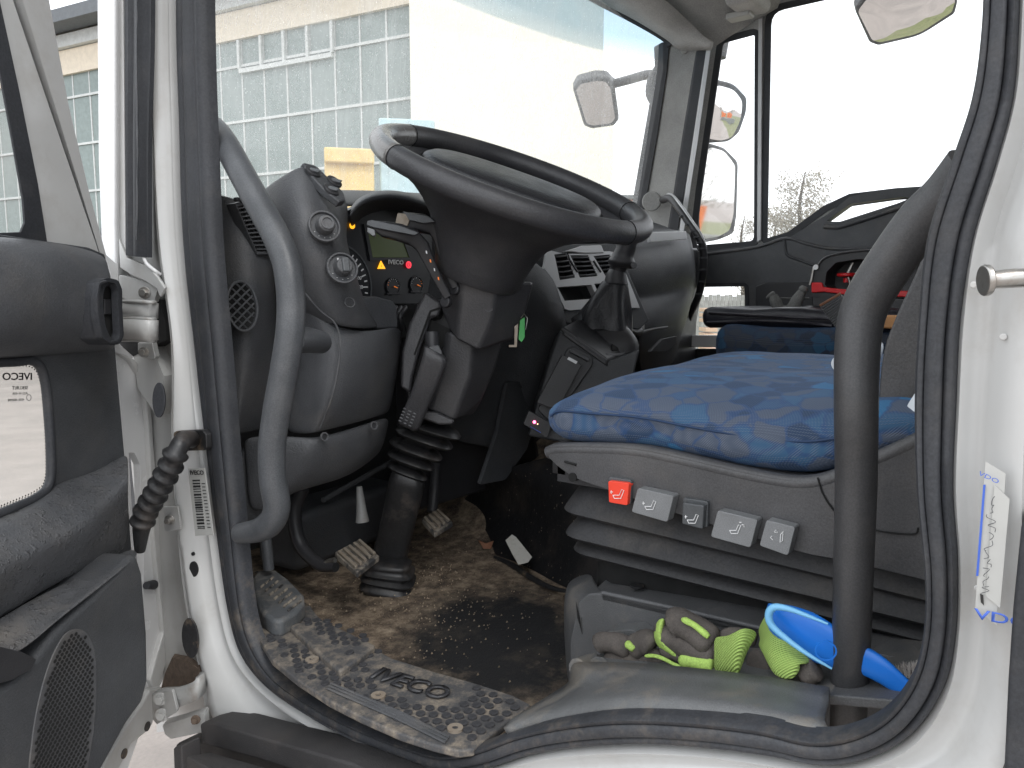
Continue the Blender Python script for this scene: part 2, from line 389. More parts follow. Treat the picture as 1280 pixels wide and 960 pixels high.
def pxloft(name, secs, mat, parent=None, ratio=.8, e=3, n=20, x=None, sub=0, sharp=50, interp=0, depthdir=None):
    """secs: (lx,ly,rx,ry[,plane]) widths seen on the plane x=.. (or depth if >0.. given as 'd')"""
    R = []
    for s in secs:
        lx, ly, rx, ry = s[:4]; xx = s[4] if len(s) > 4 else x; rt = s[5] if len(s) > 5 else ratio
        mid = PX((lx+rx)/2, (ly+ry)/2, xx); d = (mid-CAM).dot(FW)
        a = (PD(rx, ry, d)-PD(lx, ly, d))/2
        R.append((mid, a, rt))
    if interp:
        mids = crom([q[0] for q in R], interp); aa = crom([q[1] for q in R], interp); rts = crom([V((q[2], 0, 0)) for q in R], interp)
        R = [(p, q, w.x) for p, q, w in zip(mids, aa, rts)]
    dd = depthdir or FH
    return loft(name, [superell(m_, a, dd*a.length*rt, n, e) for m_, a, rt in R], mat, parent, sub=sub, sharp=sharp)
def rbox(name, c, ax, size, mat, parent=None, bevel=.004, bseg=3):
    c = V(c); X, Y, Z = [V(a).normalized() for a in ax]; sx, sy, sz = [s/2 for s in size]
    vs = [c+X*sx*i+Y*sy*j+Z*sz*k for i in (-1, 1) for j in (-1, 1) for k in (-1, 1)]
    fs = [(0, 1, 3, 2), (4, 6, 7, 5), (0, 4, 5, 1), (2, 3, 7, 6), (0, 2, 6, 4), (1, 5, 7, 3)]
    return obj(name, vs, fs, mat, parent, bevel, bseg)
WX, WY, WZ = V((1, 0, 0)), V((0, 1, 0)), V((0, 0, 1)); AX = (WX, WY, WZ)
def disc(name, c, nrm, r, h, mat, parent=None, seg=28, bevel=0, up=None, ry=None, bot=None):
    nrm = V(nrm).normalized(); u = (V(up) if up else (WY if abs(nrm.z) > .95 else WZ)); u = (u-nrm*u.dot(nrm)).normalized(); s = u.cross(nrm)
    ry = ry or r; bot = bot or 1
    secs = [[c+nrm*z+s*(r*k*math.cos(q))+u*(ry*k*math.sin(q)) for q in (2*math.pi*j/seg for j in range(seg))] for z, k in ((0, bot), (h, 1))]
    return loft(name, secs, mat, parent, bevel=bevel)
def ringo(name, c, nrm, r1, r2, h, mat, parent=None, seg=32, up=None, asp=1, bevel=0):
    nrm = V(nrm).normalized(); u = (V(up) if up else (WY if abs(nrm.z) > .95 else WZ)); u = (u-nrm*u.dot(nrm)).normalized(); s = u.cross(nrm)
    def cir(r, z): return [c+nrm*z+s*(r*math.cos(q))+u*((r+(asp-1)*r1)*math.sin(q)) for q in (2*math.pi*j/seg for j in range(seg))]
    return loft(name, [cir(r1, 0), cir(r1, h), cir(r2, h), cir(r2, 0)], mat, parent, caps=False, loop=True, bevel=bevel)
def patch(name, rows, mat, parent=None, sub=2, solid=.008):
    n = len(rows[0]); vs = [V(p) for r in rows for p in r]
    fs = [(i*n+j, i*n+j+1, (i+1)*n+j+1, (i+1)*n+j) for i in range(len(rows)-1) for j in range(n-1)]
    o = obj(name, vs, fs, mat, parent, sub=sub)
    if solid:
        me = o.data; a = sum((p.normal*p.area for p in me.polygons), V())
        cen = sum((V(p) for p in vs), V())/len(vs)
        if a.dot(CAM-cen) < 0: me.flip_normals()
        s = o.modifiers.new('s', 'SOLIDIFY'); s.thickness = solid; s.offset = -1; o.modifiers.move(len(o.modifiers)-1, 0)
    return o
def rblock(name, size, r, fn, mat, parent=None, n=(10, 10, 5), sharp=80):
    """rounded block in local coords mapped through fn(x,y,z)"""
    hx, hy, hz = size; vs = []; fs = []; idx = {}
    def vert(p):
        k = (round(p[0], 5), round(p[1], 5), round(p[2], 5))
        if k not in idx:
            q = V((max(-hx+r, min(hx-r, p[0])), max(-hy+r, min(hy-r, p[1])), max(-hz+r, min(hz-r, p[2]))))
            d = V(p)-q
            if d.length > 1e-9: q = q+d.normalized()*r
            idx[k] = len(vs); vs.append(fn(q.x, q.y, q.z))
        return idx[k]
    def lin(h, k):
        a = [-h]+[-h+r*(1-math.cos(math.pi/2*i/3))*1.0 for i in (1, 2, 3)]
        inner = [(-h+r)+(2*h-2*r)*i/k for i in range(1, k)]
        return a+inner+[-v for v in reversed(a)]
    LX, LY, LZ = lin(hx, n[0]), lin(hy, n[1]), lin(hz, n[2])
    def face(A, B, f, flip):
        for i in range(len(A)-1):
            for j in range(len(B)-1):
                q = [vert(f(A[i], B[j])), vert(f(A[i+1], B[j])), vert(f(A[i+1], B[j+1])), vert(f(A[i], B[j+1]))]
                fs.append(tuple(q if not flip else q[::-1]))
    for s in (-1, 1):
        face(LX, LY, lambda a, b2: (a, b2, s*hz), s < 0)
        face(LX, LZ, lambda a, b2: (a, s*hy, b2), s > 0)
        face(LY, LZ, lambda a, b2: (s*hx, a, b2), s < 0)
    return obj(name, vs, fs, mat, parent, sharp=sharp)
def text(name, s, c, right, up, size, mat, parent=None, ext=.0003, bold=0, mirror=False, sx=1):
    cu = bpy.data.curves.new(name, 'FONT'); cu.body = s; cu.size = 1; cu.align_x = 'CENTER'; cu.align_y = 'CENTER'
    cu.offset = bold; cu.resolution_u = 3
    t = bpy.data.objects.new('t', cu); COL.objects.link(t)
    me = bpy.data.meshes.new_from_object(t, depsgraph=bpy.context.evaluated_depsgraph_get()); bpy.data.objects.remove(t)
    right = V(right).normalized(); up = V(up); up = (up-right*up.dot(right)).normalized(); nr = right.cross(up)
    k = -1 if mirror else 1
    me.transform(Matrix.Translation(V(c)) @ Matrix((right*size*k*sx, up*size, nr*size)).transposed().to_4x4())
    bm = bmesh.new(); bm.from_mesh(me)
    g = bmesh.ops.extrude_face_region(bm, geom=bm.faces[:]); bmesh.ops.translate(bm, verts=[e for e in g['geom'] if isinstance(e, bmesh.types.BMVert)], vec=nr*ext*(1))
    bmesh.ops.recalc_face_normals(bm, faces=bm.faces); bm.to_mesh(me); bm.free(); me.name = name
    me.materials.clear(); me.materials.append(M[mat])
    o = bpy.data.objects.new(name, me); COL.objects.link(o); return attach(o, parent)
def pp(pts, x): return [PX(a, b2, x) for a, b2 in pts]
def py_(pts, y): return [PY(a, b2, y) for a, b2 in pts]
def pz(pts, z): return [PZ(a, b2, z) for a, b2 in pts]
def c2(pts, n=5, closed=False): return [(p.x, p.y) for p in crom([V((a, b2, 0)) for a, b2 in pts], n, closed)]
def rnd(pts, r=.25, n=4):
    """round the corners of a closed 2d outline"""
    out = []; k = len(pts)
    for i in range(k):
        p = V((*pts[i], 0)); a = V((*pts[i-1], 0)); b2 = V((*pts[(i+1) % k], 0))
        d = min((a-p).length, (b2-p).length)*r if r < 1 else min(r, .45*min((a-p).length, (b2-p).length))
        s = p+(a-p).normalized()*d; e = p+(b2-p).normalized()*d
        for j in range(n+1):
            t = j/n; q = s*(1-t)**2+p*2*t*(1-t)+e*t*t; out.append((q.x, q.y))
    return out

# ================================================================== SETTING OUTSIDE
g = obj('ground', [(-300, -300, 0), (300, -300, 0), (300, 300, 0), (-300, 300, 0)], [(0, 1, 2, 3)], 'ground'); tag(g, kind='structure')
gs = obj('grass_verge', [(3, -60, .004), (40, -60, .004), (60, 60, .004), (9, 60, .004)], [(0, 1, 2, 3)], plain('grass', (.16, .17, .07), .9, var=.4, dust=.6, dscale=1, dustc=(.3, .27, .2))); tag(gs, kind='structure')
# industrial hall
dW = V((-.1908, .9816, 0)); nW = V((.9816, .1908, 0)); FOOT = V((CAM.x, CAM.y, 0))+nW*14
def WP(s, z, off=0): return FOOT+dW*s+nW*off+WZ*z
hall = empty('industrial_hall', WP(15, 0), 'large cream industrial hall with a tall gridded glass panel front seen through the wet windscreen', 'building')
def wbox(name, s0, s1, z0, z1, o0, o1, mat, parent, bevel=0):
    vs = [WP(s, z, o) for s in (s0, s1) for z in (z0, z1) for o in (o0, o1)]
    return obj(name, vs, [(0, 1, 3, 2), (4, 6, 7, 5), (0, 4, 5, 1), (2, 3, 7, 6), (0, 2, 6, 4), (1, 5, 7, 3)], mat, parent, bevel)
wbox('wall', 9.3, 34, 0, 8.95, .12, 12, 'cream_wall', hall)
fa = WP(9.3, 0, -.35); fb2 = WP(5.1, 0, -.35); aw = (fb2-V((CAM.x, CAM.y, 0))).normalized()*9+dW*1.5
plate('end_wall', [fa, fb2, fb2+aw, fa+nW*9], V((0, 0, 13.5)), 'cream_wall', hall)
wbox('upper_wall', 9.3, 34, 7.68, 8.32, -.1, .12, 'fascia', hall)
wbox('fascia', 9.3, 34, 8.34, 8.66, -.25, .12, 'mullion', hall)
wbox('roof', 9.3, 34.5, 8.96, 9.1, -.7, 12.5, 'gutter', hall)
wbox('gutter', 9.3, 34.4, 8.7, 8.94, -.85, -.25, 'gutter', hall)
pw, ph = .7, 1.27
rows = [8.35-ph*k for k in range(7)]
pm = None
for i in range(35):
    for j in range(6):
        if pm is None:
            p0 = wbox('glass_panel', 9.45, 9.45+pw-.05, rows[1]+.03, rows[0]-.03, 0, .06, 'glass_brick', hall, .012); pm = p0
        else:
            q = p0.copy(); COL.objects.link(q); q.matrix_parent_inverse = p0.matrix_parent_inverse.copy()
            q.location = dW*(pw*i)-WZ*(ph*j)-nW*random.uniform(0, .02)
for i in range(36): wbox('mullion', 9.45+pw*i-.045, 9.45+pw*i-.005, rows[6], rows[0], -.02, .05, 'mullion', hall)
for j in range(7): wbox('rail', 9.4, 34, rows[j]-.03, rows[j]+.03, -.045, .11, 'mullion', hall)
sa, sb = 9.45+pw*3, 9.45+pw*7
wf = wbox('window_frame', sa, sb, 6.9, 7.0, -.1, -.02, 'mullion', hall)
for k in range(5): wbox('mullion', sa+pw*k-.035, sa+pw*k+.035, 7.0, 7.66, -.1, -.05, 'mullion', hall)
wbox('corner_strip', 9.28, 9.42, 0, 7.66, -.06, .1, 'mullion', hall)
# coloured container and van by the hall, far left of the dash
def container(px0, px1, d, h, mat, label, cat, name):
    a, b2 = PD(px0, 300, d), PD(px1, 300, d); a.z = b2.z = 0
    nn = (a-V((CAM.x, CAM.y, 0))).normalized(); u = nn.cross(WZ); w = (b2-a).dot(u)
    r = empty(name, (a+b2)/2, label, cat)
    rbox('body', (a+b2)/2+nn*1.0+WZ*h/2, (u, nn, WZ), (w, 2, h-.1), mat, r, .03)
    k = int(w/.28)
    for i in range(k): rbox('rib', a+u*(w*(i+.5)/k)-nn*.03+WZ*h/2, (u, nn, WZ), (.12, .06, h-.3), mat, r, .015)
    rbox('top_rail', (a+b2)/2-nn*.02+WZ*(h-.08), (u, nn, WZ), (w, .12, .16), mat, r, .02)
    return r
container(408, 470, 8.5, 3.25, 'yellow_paint', 'yellow steel container beyond the windscreen, left of the steering wheel', 'container', 'steel_container')
container(476, 545, 8.7, 3.6, 'pale_blue_paint', 'pale blue steel container right of the yellow one', 'container', 'steel_container')
# faint brick house at the far right end of the windscreen
hb = empty('brick_house', PD(790, 250, 60), 'low reddish brick house far off at the right edge of the windscreen', 'house')
a = PD(752, 250, 60); b2 = PD(835, 250, 60); a.z = b2.z = 0; u = (b2-a).normalized(); nn = FH
rbox('wall', (a+b2)/2+WZ*4.6+nn*3, (u, nn, WZ), ((b2-a).length, 6, 9.2), 'brick_far', hb, .05)
rbox('roof', (a+b2)/2+WZ*9.35+nn*3, (u, nn, WZ), ((b2-a).length+.6, 6.6, .3), 'gutter', hb, .03)
for i in range(5): rbox('window', a+u*((b2-a).length*(i+.5)/5)-nn*.02+WZ*7.4, (u, nn, WZ), (.9, .1, 1.5), 'concrete_wall', hb, .02)

# trees beyond the passenger window
def tree(px, pytop, d, label, n=900, spread=1.9, group=None):
    p = PD(px, 300, d); p.z = 0; top = PD(px, pytop, d).z
    r = empty('tree', p, label, 'tree', group)
    tube('trunk', crom([p, p+V((.1, 0, top*.4)), p+V((-.1, .1, top*.75)), p+V((0, 0, top*.95))], 3), [.14, .1, .06, .02], 'bark', r, 8)
    vs = []; fs = []
    for i in range(34):
        h = random.uniform(.3, .9)*top; q = random.uniform(0, 6.28); ln = random.uniform(.5, 1)*spread*(1.15-h/top*.75)
        a0 = p+WZ*h; tip = a0+V((math.cos(q)*ln, math.sin(q)*ln, ln*random.uniform(.3, .9)))
        for k in range(3):
            e = tip+V([random.uniform(-.4, .4) for _ in range(3)]) if k else tip
            s0 = a0.lerp(tip, .4*k/2); wv = V((.014, .014, 0)); b0 = len(vs)
            vs += [s0+wv, s0-wv, s0+V((0, 0, .02)), e]; fs += [(b0, b0+1, b0+3), (b0+1, b0+2, b0+3), (b0+2, b0, b0+3)]
            for _ in range(n//18):
                t = random.uniform(.35, 1.08); c = s0.lerp(e, t)+V([random.gauss(0, .17) for _ in range(3)])
                s = random.uniform(.016, .045); b0 = len(vs); nq = V([random.gauss(0, 1) for _ in range(3)]).normalized(); uu = nq.orthogonal().normalized(); v2 = nq.cross(uu)
                vs += [c+uu*s, c+v2*s*.6, c-uu*s, c-v2*s*.6]; fs.append((b0, b0+1, b0+2, b0+3))
    obj('crown', vs, fs, 'twig', r)
tree(1003, 205, 24, 'thin half-bare tree standing alone in the passenger window above the door trim', 1700, 1.7)
tree(972, 258, 30, 'low bushy half-bare tree at the left edge of the passenger side window', 900, 1.4)
tree(930, 262, 34, 'small bare tree beyond the quarter window beside the lower mirror', 500, 1.1)

# fence and crates seen through the little lower window of the passenger door
fn = empty('board_fence', PD(915, 375, 16), 'weathered pale board fence beyond the lower passenger door window', 'fence')
fb = None
for i in range(28):
    a = PD(868+i*5, 375, 16); a.z = 0
    rbox('board', a+WZ*.85, (RT, FH, WZ), (.075, .03, 1.7-random.uniform(0, .1)), 'concrete_wall', fn, .004)
rbox('rail', PD(935, 375, 16.1)*1+WZ*(-PD(935, 375, 16.1).z+1.2), (RT, FH, WZ), (2.6, .05, .1), 'bark', fn, .004)
cr = empty('crate_stack', PD(886, 380, 11), 'orange slatted crates stacked beyond the lower passenger door window', 'crates')
c0 = PD(886, 380, 11)
for k in range(3):
    for j in range(3): rbox('slat', V((c0.x, c0.y, .75+k*.28+j*.075)), (RT, FH, WZ), (.17, .4, .05), plain('crate_wood', (.6, .42, .3), .8) if k+j == 0 else 'crate_wood', cr, .004)

# things behind the truck that the passenger mirrors show
def behind(x, y): return V((x, y, 0))
for i in range(6):
    c = behind(4.4+i*1.25, -22+i*.12)
    o = rbox('concrete_block', c+WZ*.42, (WX, WY, WZ), (1.2, .6, .82), 'concrete_wall', None, .03)
    tag(o, ['grey concrete block nearest the lane in the row behind the truck', 'second grey concrete block in the row behind the truck', 'third grey concrete block in the row behind the truck', 'fourth grey concrete block in the row behind the truck', 'fifth grey concrete block in the row behind the truck', 'farthest grey concrete block in the row behind the truck'][i], 'concrete block', 'concrete blocks behind the truck')
for i, (x, lab) in enumerate(((5.2, 'orange steel skip behind the concrete blocks, nearer the lane'), (8.6, 'orange steel skip behind the concrete blocks, farther from the lane'))):
    r = empty('skip', (x, -25, 0), lab, 'skip', 'orange skips behind the truck')
    vs = [V((x+sx*(1.1+z*.25), -25+sy*.8, .15+z*1.6)) for z in (0, 1) for sx, sy in ((-1, -1), (1, -1), (1, 1), (-1, 1))]
    obj('hull', vs, [(3, 2, 1, 0), (0, 1, 5, 4), (1, 2, 6, 5), (2, 3, 7, 6), (3, 0, 4, 7)], 'orange_paint', r, solid=.05)
    for sx in (-1, 1): rbox('rib', V((x+sx*.6, -24.13, .95)), AX, (.12, .1, 1.5), 'orange_paint', r, .01)
for i, x in enumerate((3.4, 11.5)):
    p = V((x, -34, 0)); r = empty('tree', p, ['bare tree far behind the truck near the lane', 'bare tree far behind the truck beyond the skips'][i], 'tree')
    tube('trunk', [p, p+WZ*2.2, p+WZ*4.6], [.18, .12, .03], 'bark', r, 8)
    vs = []; fs = []
    for _ in range(700):
        c = p+V((random.gauss(0, 1), random.gauss(0, 1), random.uniform(1.5, 5.4))); s = .16; b0 = len(vs); nq = V([random.gauss(0, 1) for _ in range(3)]).normalized(); uu = nq.orthogonal().normalized(); v2 = nq.cross(uu)
        vs += [c+uu*s, c+v2*s*.3, c-uu*s, c-v2*s*.3]; fs.append((b0, b0+1, b0+2, b0+3))
    obj('crown', vs, fs, 'twig', r)

# ================================================================== CAB SHELL
cab = empty('truck_cab', (0, .5, 1.1), 'white painted truck cab with its driver door opening, black door seal and wet windscreen', 'truck')
N_ = 8
def band(name, A, B, prof, mat, parent, n=N_):
    """surface between two matching contours; A,B lists of (px,py,x); prof [(t,dx)]"""
    A3 = crom([PX(*a) for a in A], n); B3 = crom([PX(*b2) for b2 in B], n)
    secs = [[a.lerp(b2, t)+V((dx, 0, 0)) for a, b2 in zip(A3, B3)] for t, dx in prof]
    return loft(name, secs, mat, parent, closed=False, caps=False, sharp=70)
inner = [(258, -60), (260, 60), (263, 150), (270, 300), (283, 450), (292, 560), (303, 680), (312, 760), (325, 805), (352, 845), (400, 878), (450, 903), (510, 926), (556, 938), (596, 932), (650, 912), (710, 898), (780, 890), (870, 893), (950, 902), (1010, 916), (1060, 912), (1105, 889), (1138, 846), (1154, 790), (1156, 720), (1146, 610), (1143, 500), (1148, 400), (1158, 300), (1188, 205), (1214, 125), (1226, 40), (1230, -60)]
outer = [(221, -60), (222, 60), (225, 150), (230, 300), (246, 450), (259, 560), (274, 680), (286, 760), (302, 816), (335, 858), (390, 896), (445, 926), (505, 950), (556, 966), (610, 960), (665, 943), (720, 934), (800, 930), (880, 934), (960, 944), (1030, 956), (1085, 948), (1140, 918), (1180, 860), (1195, 790), (1197, 700), (1191, 610), (1195, 500), (1200, 400), (1216, 300), (1245, 205), (1266, 125), (1273, 40), (1276, -60)]
IN = [(a, b2, 0.0) for a, b2 in inner]; OUT = [(a, b2, -.004) for a, b2 in outer]
band('door_seal', IN, OUT, [(0, .012), (.015, .002), (.05, -.006), (.13, -.010), (.24, -.009), (.27, -.0068), (.30, -.009), (.42, -.0095), (.60, -.0095), (.68, -.008), (.70, -.003), (.74, -.005), (.88, -.006), (.95, -.004), (1.0, .004), (1.03, .02)], 'sill_seal', cab)
# dusty inner lip of the seal along the sill
lo = slice(8, 24)
def offs(pts, dx, dy): return [(a+dx, b2+dy, .012) for a, b2 in pts]
# white flange just outside the seal, then the panel face
L2 = [(188, -60), (188, 60), (189, 150), (197, 300), (214, 430), (214, 560), (222, 680), (232, 760), (243, 816), (252, 858), (262, 903), (330, 927), (420, 952), (510, 985), (600, 1010), (665, 1020), (720, 1020), (800, 1020), (880, 1020), (960, 1030), (1050, 1040), (1130, 1030), (1230, 1010), (1275, 920), (1285, 790), (1285, 700), (1285, 610), (1292, 500), (1305, 400), (1300, 300), (1330, 205), (1350, 125), (1360, 40), (1365, -60)]
band('body_side', [(a-2 if a < 700 else a-3, b2, .006) for a, b2 in outer], [(a, b2, -.022) for a, b2 in L2],
     [(0, .01), (.02, -.004), (.10, -.006), (.2, .003), (.32, .010), (.44, .010), (.52, .001), (.8, -.003), (.93, 0), (1, .012)], 'white_paint', cab)
# lower white skirt continuing under the picture
L3 = [(a, b2+(240 if 500 < a < 1200 else 0)) for a, b2 in L2[9:27]]
# inner jamb (faces the hinges)
JA = [(192, -60, -.012), (190, 60, -.012), (191, 150, -.012), (198, 300, -.012), (215, 430, -.012), (216, 560, -.012), (224, 680, -.012), (234, 760, -.012), (246, 816, -.012), (256, 870, -.012), (260, 910, -.012)]
JB = [(144, -60, -.02), (144, 60, -.02), (145, 150, -.02), (147, 300, -.02), (150, 430, -.0), (152, 560, .0), (165, 680, .0), (175, 760, .0), (180, 816, .0), (186, 870, .0), (186, 920, .0)]
band('hinge_pillar', JA, JB, [(0, .012), (.02, 0), (.12, .018), (.5, .024), (.9, .014), (1, .014), (1.02, .04)], 'white_jamb', cab)
# outside corner panel
plate('corner_panel', pp([(120, -80), (144, -80), (144, 278), (146, 345), (146, 420), (132, 420), (127, 330), (122, 200)], -.026), V((.09, .06, 0)), 'exterior_white', cab, bevel=.006)
plate('corner_panel', pp([(146, -80), (153, -80), (157, 330), (150, 332), (147, 300)], -.016), V((.03, .02, 0)), 'white_paint', cab, bevel=.002)
# black rubber strip on the pillar
SA = [(155, -60, -.03), (156, 60, -.03), (157, 180, -.03), (158, 300, -.03), (158, 319, -.03)]
SB = [(191, -60, -.03), (190, 60, -.03), (187, 180, -.03), (187, 300, -.03), (187, 322, -.03)]
o = band('pillar_strip', SA, SB, [(0, .03), (0, 0), (.1, -.004), (.2, 0), (.3, -.008), (.42, -.012), (.5, -.006), (.6, -.010), (.75, -.010), (.85, 0), (1, -.002), (1, .004)], 'rubber_seal', cab)
tube('strip_bead', crom([PX(171, -40, -.044), PX(171, 100, -.044), PX(172, 200, -.044), PX(171, 300, -.044)], 10), .0016, 'handle_grey', o, 6)
# white wedge below the strip and raised jamb features
tube('wire', crom([PX(179, 320, -.03), PX(184, 330, -.03), PX(193, 338, -.028), PX(200, 343, -.02)], 5), .003, 'exterior_white', cab, 8)
o = plate('jamb_ridge', pp([(148, 298), (150, 335), (165, 345), (182, 352), (196, 362), (200, 372), (206, 360), (196, 345), (184, 332), (158, 322)], -.03), V((.006, .003, 0)), 'white_jamb', cab, bevel=.002)
plate('recess', pp([(189, 378), (200, 374), (206, 400), (208, 425), (196, 430), (165, 446), (150, 430), (150, 376)], -.0145), V((.03, .01, 0)), 'dark_hole', cab)
plate('recess', pp([(166, 440), (186, 430), (192, 440), (205, 470), (203, 500), (195, 520), (186, 505), (172, 485)], -.013), V((.03, .01, 0)), 'white_jamb', cab)
def screw(px, py, x, r, mat, parent, name='bolt', hexa=True, h=.006, n=(-.8, -.6, 0)):
    c = PX(px, py, x); nn = V(n).normalized()
    w = disc(name, c, nn, r, h*.4, mat, parent, 18, .0006)
    disc('bolt_head', c+nn*h*.4, nn, r*.62, h, mat, w, 6 if hexa else 16, .0005)
# upper hinge
hg = empty('door_hinge', PX(175, 400, -.04), 'upper white painted door hinge on the cab pillar beside the rubber boot', 'hinge')
for y0, y1, x in ((378, 397, -.05), (399, 424, -.056)):
    loft('leaf', [crom([PX(142, q, x-.012), PX(165, q, x-.010), PX(186, q+1, x-.004), PX(193, q+1, x+.012)], 4) for q in (y0, (y0+y1)/2, y1)], 'white_jamb', hg, closed=False, caps=False, solid=.006)
for yy in (377, 398, 425): tube('rim', crom([PX(144, yy, -.065), PX(170, yy, -.064), PX(188, yy+1, -.058), PX(194, yy+1, -.045)], 4), .0028, 'hinge_grey', hg, 8)
plate('bracket', rnd(pp_ := [(148, 343), (176, 350), (192, 346), (197, 362), (192, 378), (152, 374)], .15) and pp(rnd(pp_, .15), -.026), V((.012, .008, 0)), 'white_jamb', hg, bevel=.002)
screw(181, 366, -.032, .009, 'steel', hg)
plate('bracket', pp([(172, 428), (190, 428), (194, 446), (192, 450), (178, 447), (172, 440)], -.026), V((.012, .008, 0)), 'hinge_grey', hg, bevel=.002)
screw(180, 440, -.03, .008, 'steel', hg)
# lower hinge
hg = empty('door_hinge', PX(225, 875, -.05), 'lower grey steel strap hinge with two bolts at the foot of the cab pillar', 'hinge')
a = crom([PX(191, 900, -.055), PX(200, 894, -.056), PX(222, 885, -.052), PX(244, 876, -.046), PX(256, 866, -.03), PX(259, 850, -.012)], 5)
b2 = crom([PX(190, 868, -.055), PX(199, 862, -.056), PX(222, 860, -.052), PX(243, 852, -.046), PX(254, 844, -.03), PX(257, 838, -.012)], 5)
loft('strap', [a, b2], 'hinge_grey', hg, closed=False, caps=False, solid=.008)
plate('bolt_plate', pp(rnd([(190, 868), (215, 862), (222, 890), (196, 906), (191, 900)], .12), -.06), V((.006, .004, 0)), 'hinge_grey', hg, bevel=.0015)
screw(201, 873, -.062, .0105, 'hinge_grey', hg); screw(203, 893, -.062, .0105, 'hinge_grey', hg)
plate('lower_bracket', pp(rnd([(203, 906), (226, 900), (255, 891), (256, 915), (214, 924), (206, 918)], .15), -.04), V((.015, .012, 0)), 'white_jamb', hg, bevel=.003)
screw(245, 899, -.045, .007, 'rust', hg)
plate('rust_pocket', pp([(206, 842), (215, 822), (235, 826), (250, 838), (252, 850), (222, 862), (200, 866)], -.018), V((.01, .01, 0)), 'rust', cab)
# holes and plugs in the jamb
disc('drain_plug', PX(200, 500, -.034), (-.85, -.5, .1), .010, .004, 'rubber_seal', cab, ry=.026, bevel=.001)
disc('drain_plug', PX(243, 711, -.012), (-.9, -.4, 0), .0075, .002, 'rubber_dirty', cab, ry=.012)
disc('drain_plug', PX(242, 692, -.012), (-.9, -.4, 0), .0028, .002, 'rubber_dirty', cab)
disc('drain_plug', PX(239, 797, -.034), (-.92, -.4, 0), .0145, .003, 'rubber_dirty', cab, ry=.031, bevel=.001)
plate('check_bracket', pp(rnd([(203, 634), (222, 633), (226, 662), (206, 665)], .1), -.03), V((.004, .003, 0)), 'white_jamb', cab, bevel=.001)
screw(213, 649, -.033, .0075, 'steel', cab, h=.009)
disc('screw_hole', PX(223, 612, -.012), (-.9, -.4, 0), .003, .001, 'rust', cab)
# cable gaiter between pillar and door
gt = empty('cable_gaiter', PX(238, 550, -.02), 'ribbed black rubber cable gaiter running from the cab pillar down to the open door', 'gaiter')
plate('socket_plate', pp(rnd([(216, 539), (252, 537), (257, 543), (258, 563), (226, 564), (217, 558)], .25), -.022), V((.01, 0, 0)), 'rubber_dirty', gt, bevel=.002)
pth = crom([PX(240, 549, -.025), PX(230, 550, -.06), PX(222, 562, -.075), PX(212, 585, -.08), PX(196, 615, -.085), PX(182, 640, -.088), PX(177, 660, -.088), PX(175, 688, -.085)], 8)
pth = resample(pth, 90); rr = []
for i in range(90):
    t = i/89; r = .0125 if t < .3 else .0135
    if t > .84: r = .0125*(1-(t-.84)*2.6)
    if .3 < t < .86: r += .0042*max(0, math.sin((t-.3)/.56*math.pi*2*8))**.7 if math.sin((t-.3)/.56*math.pi*2*8) > 0 else 0
    rr.append(r)
tube('bellows', pth, rr, 'boot_rubber', gt, 20, sharp=80)
# sticker on the pillar
stn = V((-1, -.12, 0)); u_ = (PX(262, 600, -.02)-PX(238, 600, -.02))
q = [(235, 586), (256, 585), (267, 668), (244, 670)]
st = plate('barcode_sticker', [PX(a, b2, -.0255) for a, b2 in q], V((.0006, 0, 0)), 'sticker', None)
tag(st, 'white barcode sticker on the cab pillar below the gaiter socket', 'sticker')
text('lettering', 'IVECO', PX(246, 591, -.0265), PX(256, 591, -.027)-PX(236, 591, -.027), WZ, .0088, 'mark_black', st, bold=.02, sx=1.5)
yy = 600
while yy < 662:
    h = random.choice((1, 1.6, 2.4)); t = (yy-586)/84; xa, xb = 238+t*9+1, 248+t*9
    plate('barcode_line', pp([(xa, yy), (xb, yy-.3), (xb, yy-.3+h), (xa, yy+h)], -.0262), V((.0004, 0, 0)), 'mark_black', st)
    yy += h+random.choice((1.1, 1.6, 2.2))
for k in range(14): plate('small_print', pp([(252+k*.55, 604+k*4.2), (256+k*.55, 604+k*4.2), (256+k*.55, 605+k*4.2), (252+k*.55, 605+k*4.2)], -.0262), V((.0004, 0, 0)), 'mark_black', st)

# dark plastic entry step below the cab
sp = empty('entry_step', PX(350, 950, -.08), 'dirty black plastic entry step under the driver door sill', 'step')
plate('step_edge', pp([(249, 905), (262, 903), (330, 923), (400, 943), (440, 955), (520, 990), (600, 1030), (540, 1060), (430, 985), (330, 952), (252, 930)], -.05), V((.05, 0, 0)), 'step_dark', sp, bevel=.004)
plate('step_side', pp([(218, 930), (300, 920), (420, 960), (540, 1010), (560, 1120), (225, 1120)], -.03), V((.05, 0, 0)), 'step_dark', sp, bevel=.006)
plate('step_tread', [PX(232, 944, -.11), PX(262, 940, -.05), PX(430, 985, -.05), PX(420, 1050, -.11)], V((0, 0, -.03)), 'step_dark', sp, bevel=.004)
plate('step_wall', pp([(216, 935), (226, 932), (236, 1100), (222, 1100)], -.09), V((.03, 0, 0)), 'step_dark', sp, bevel=.003)

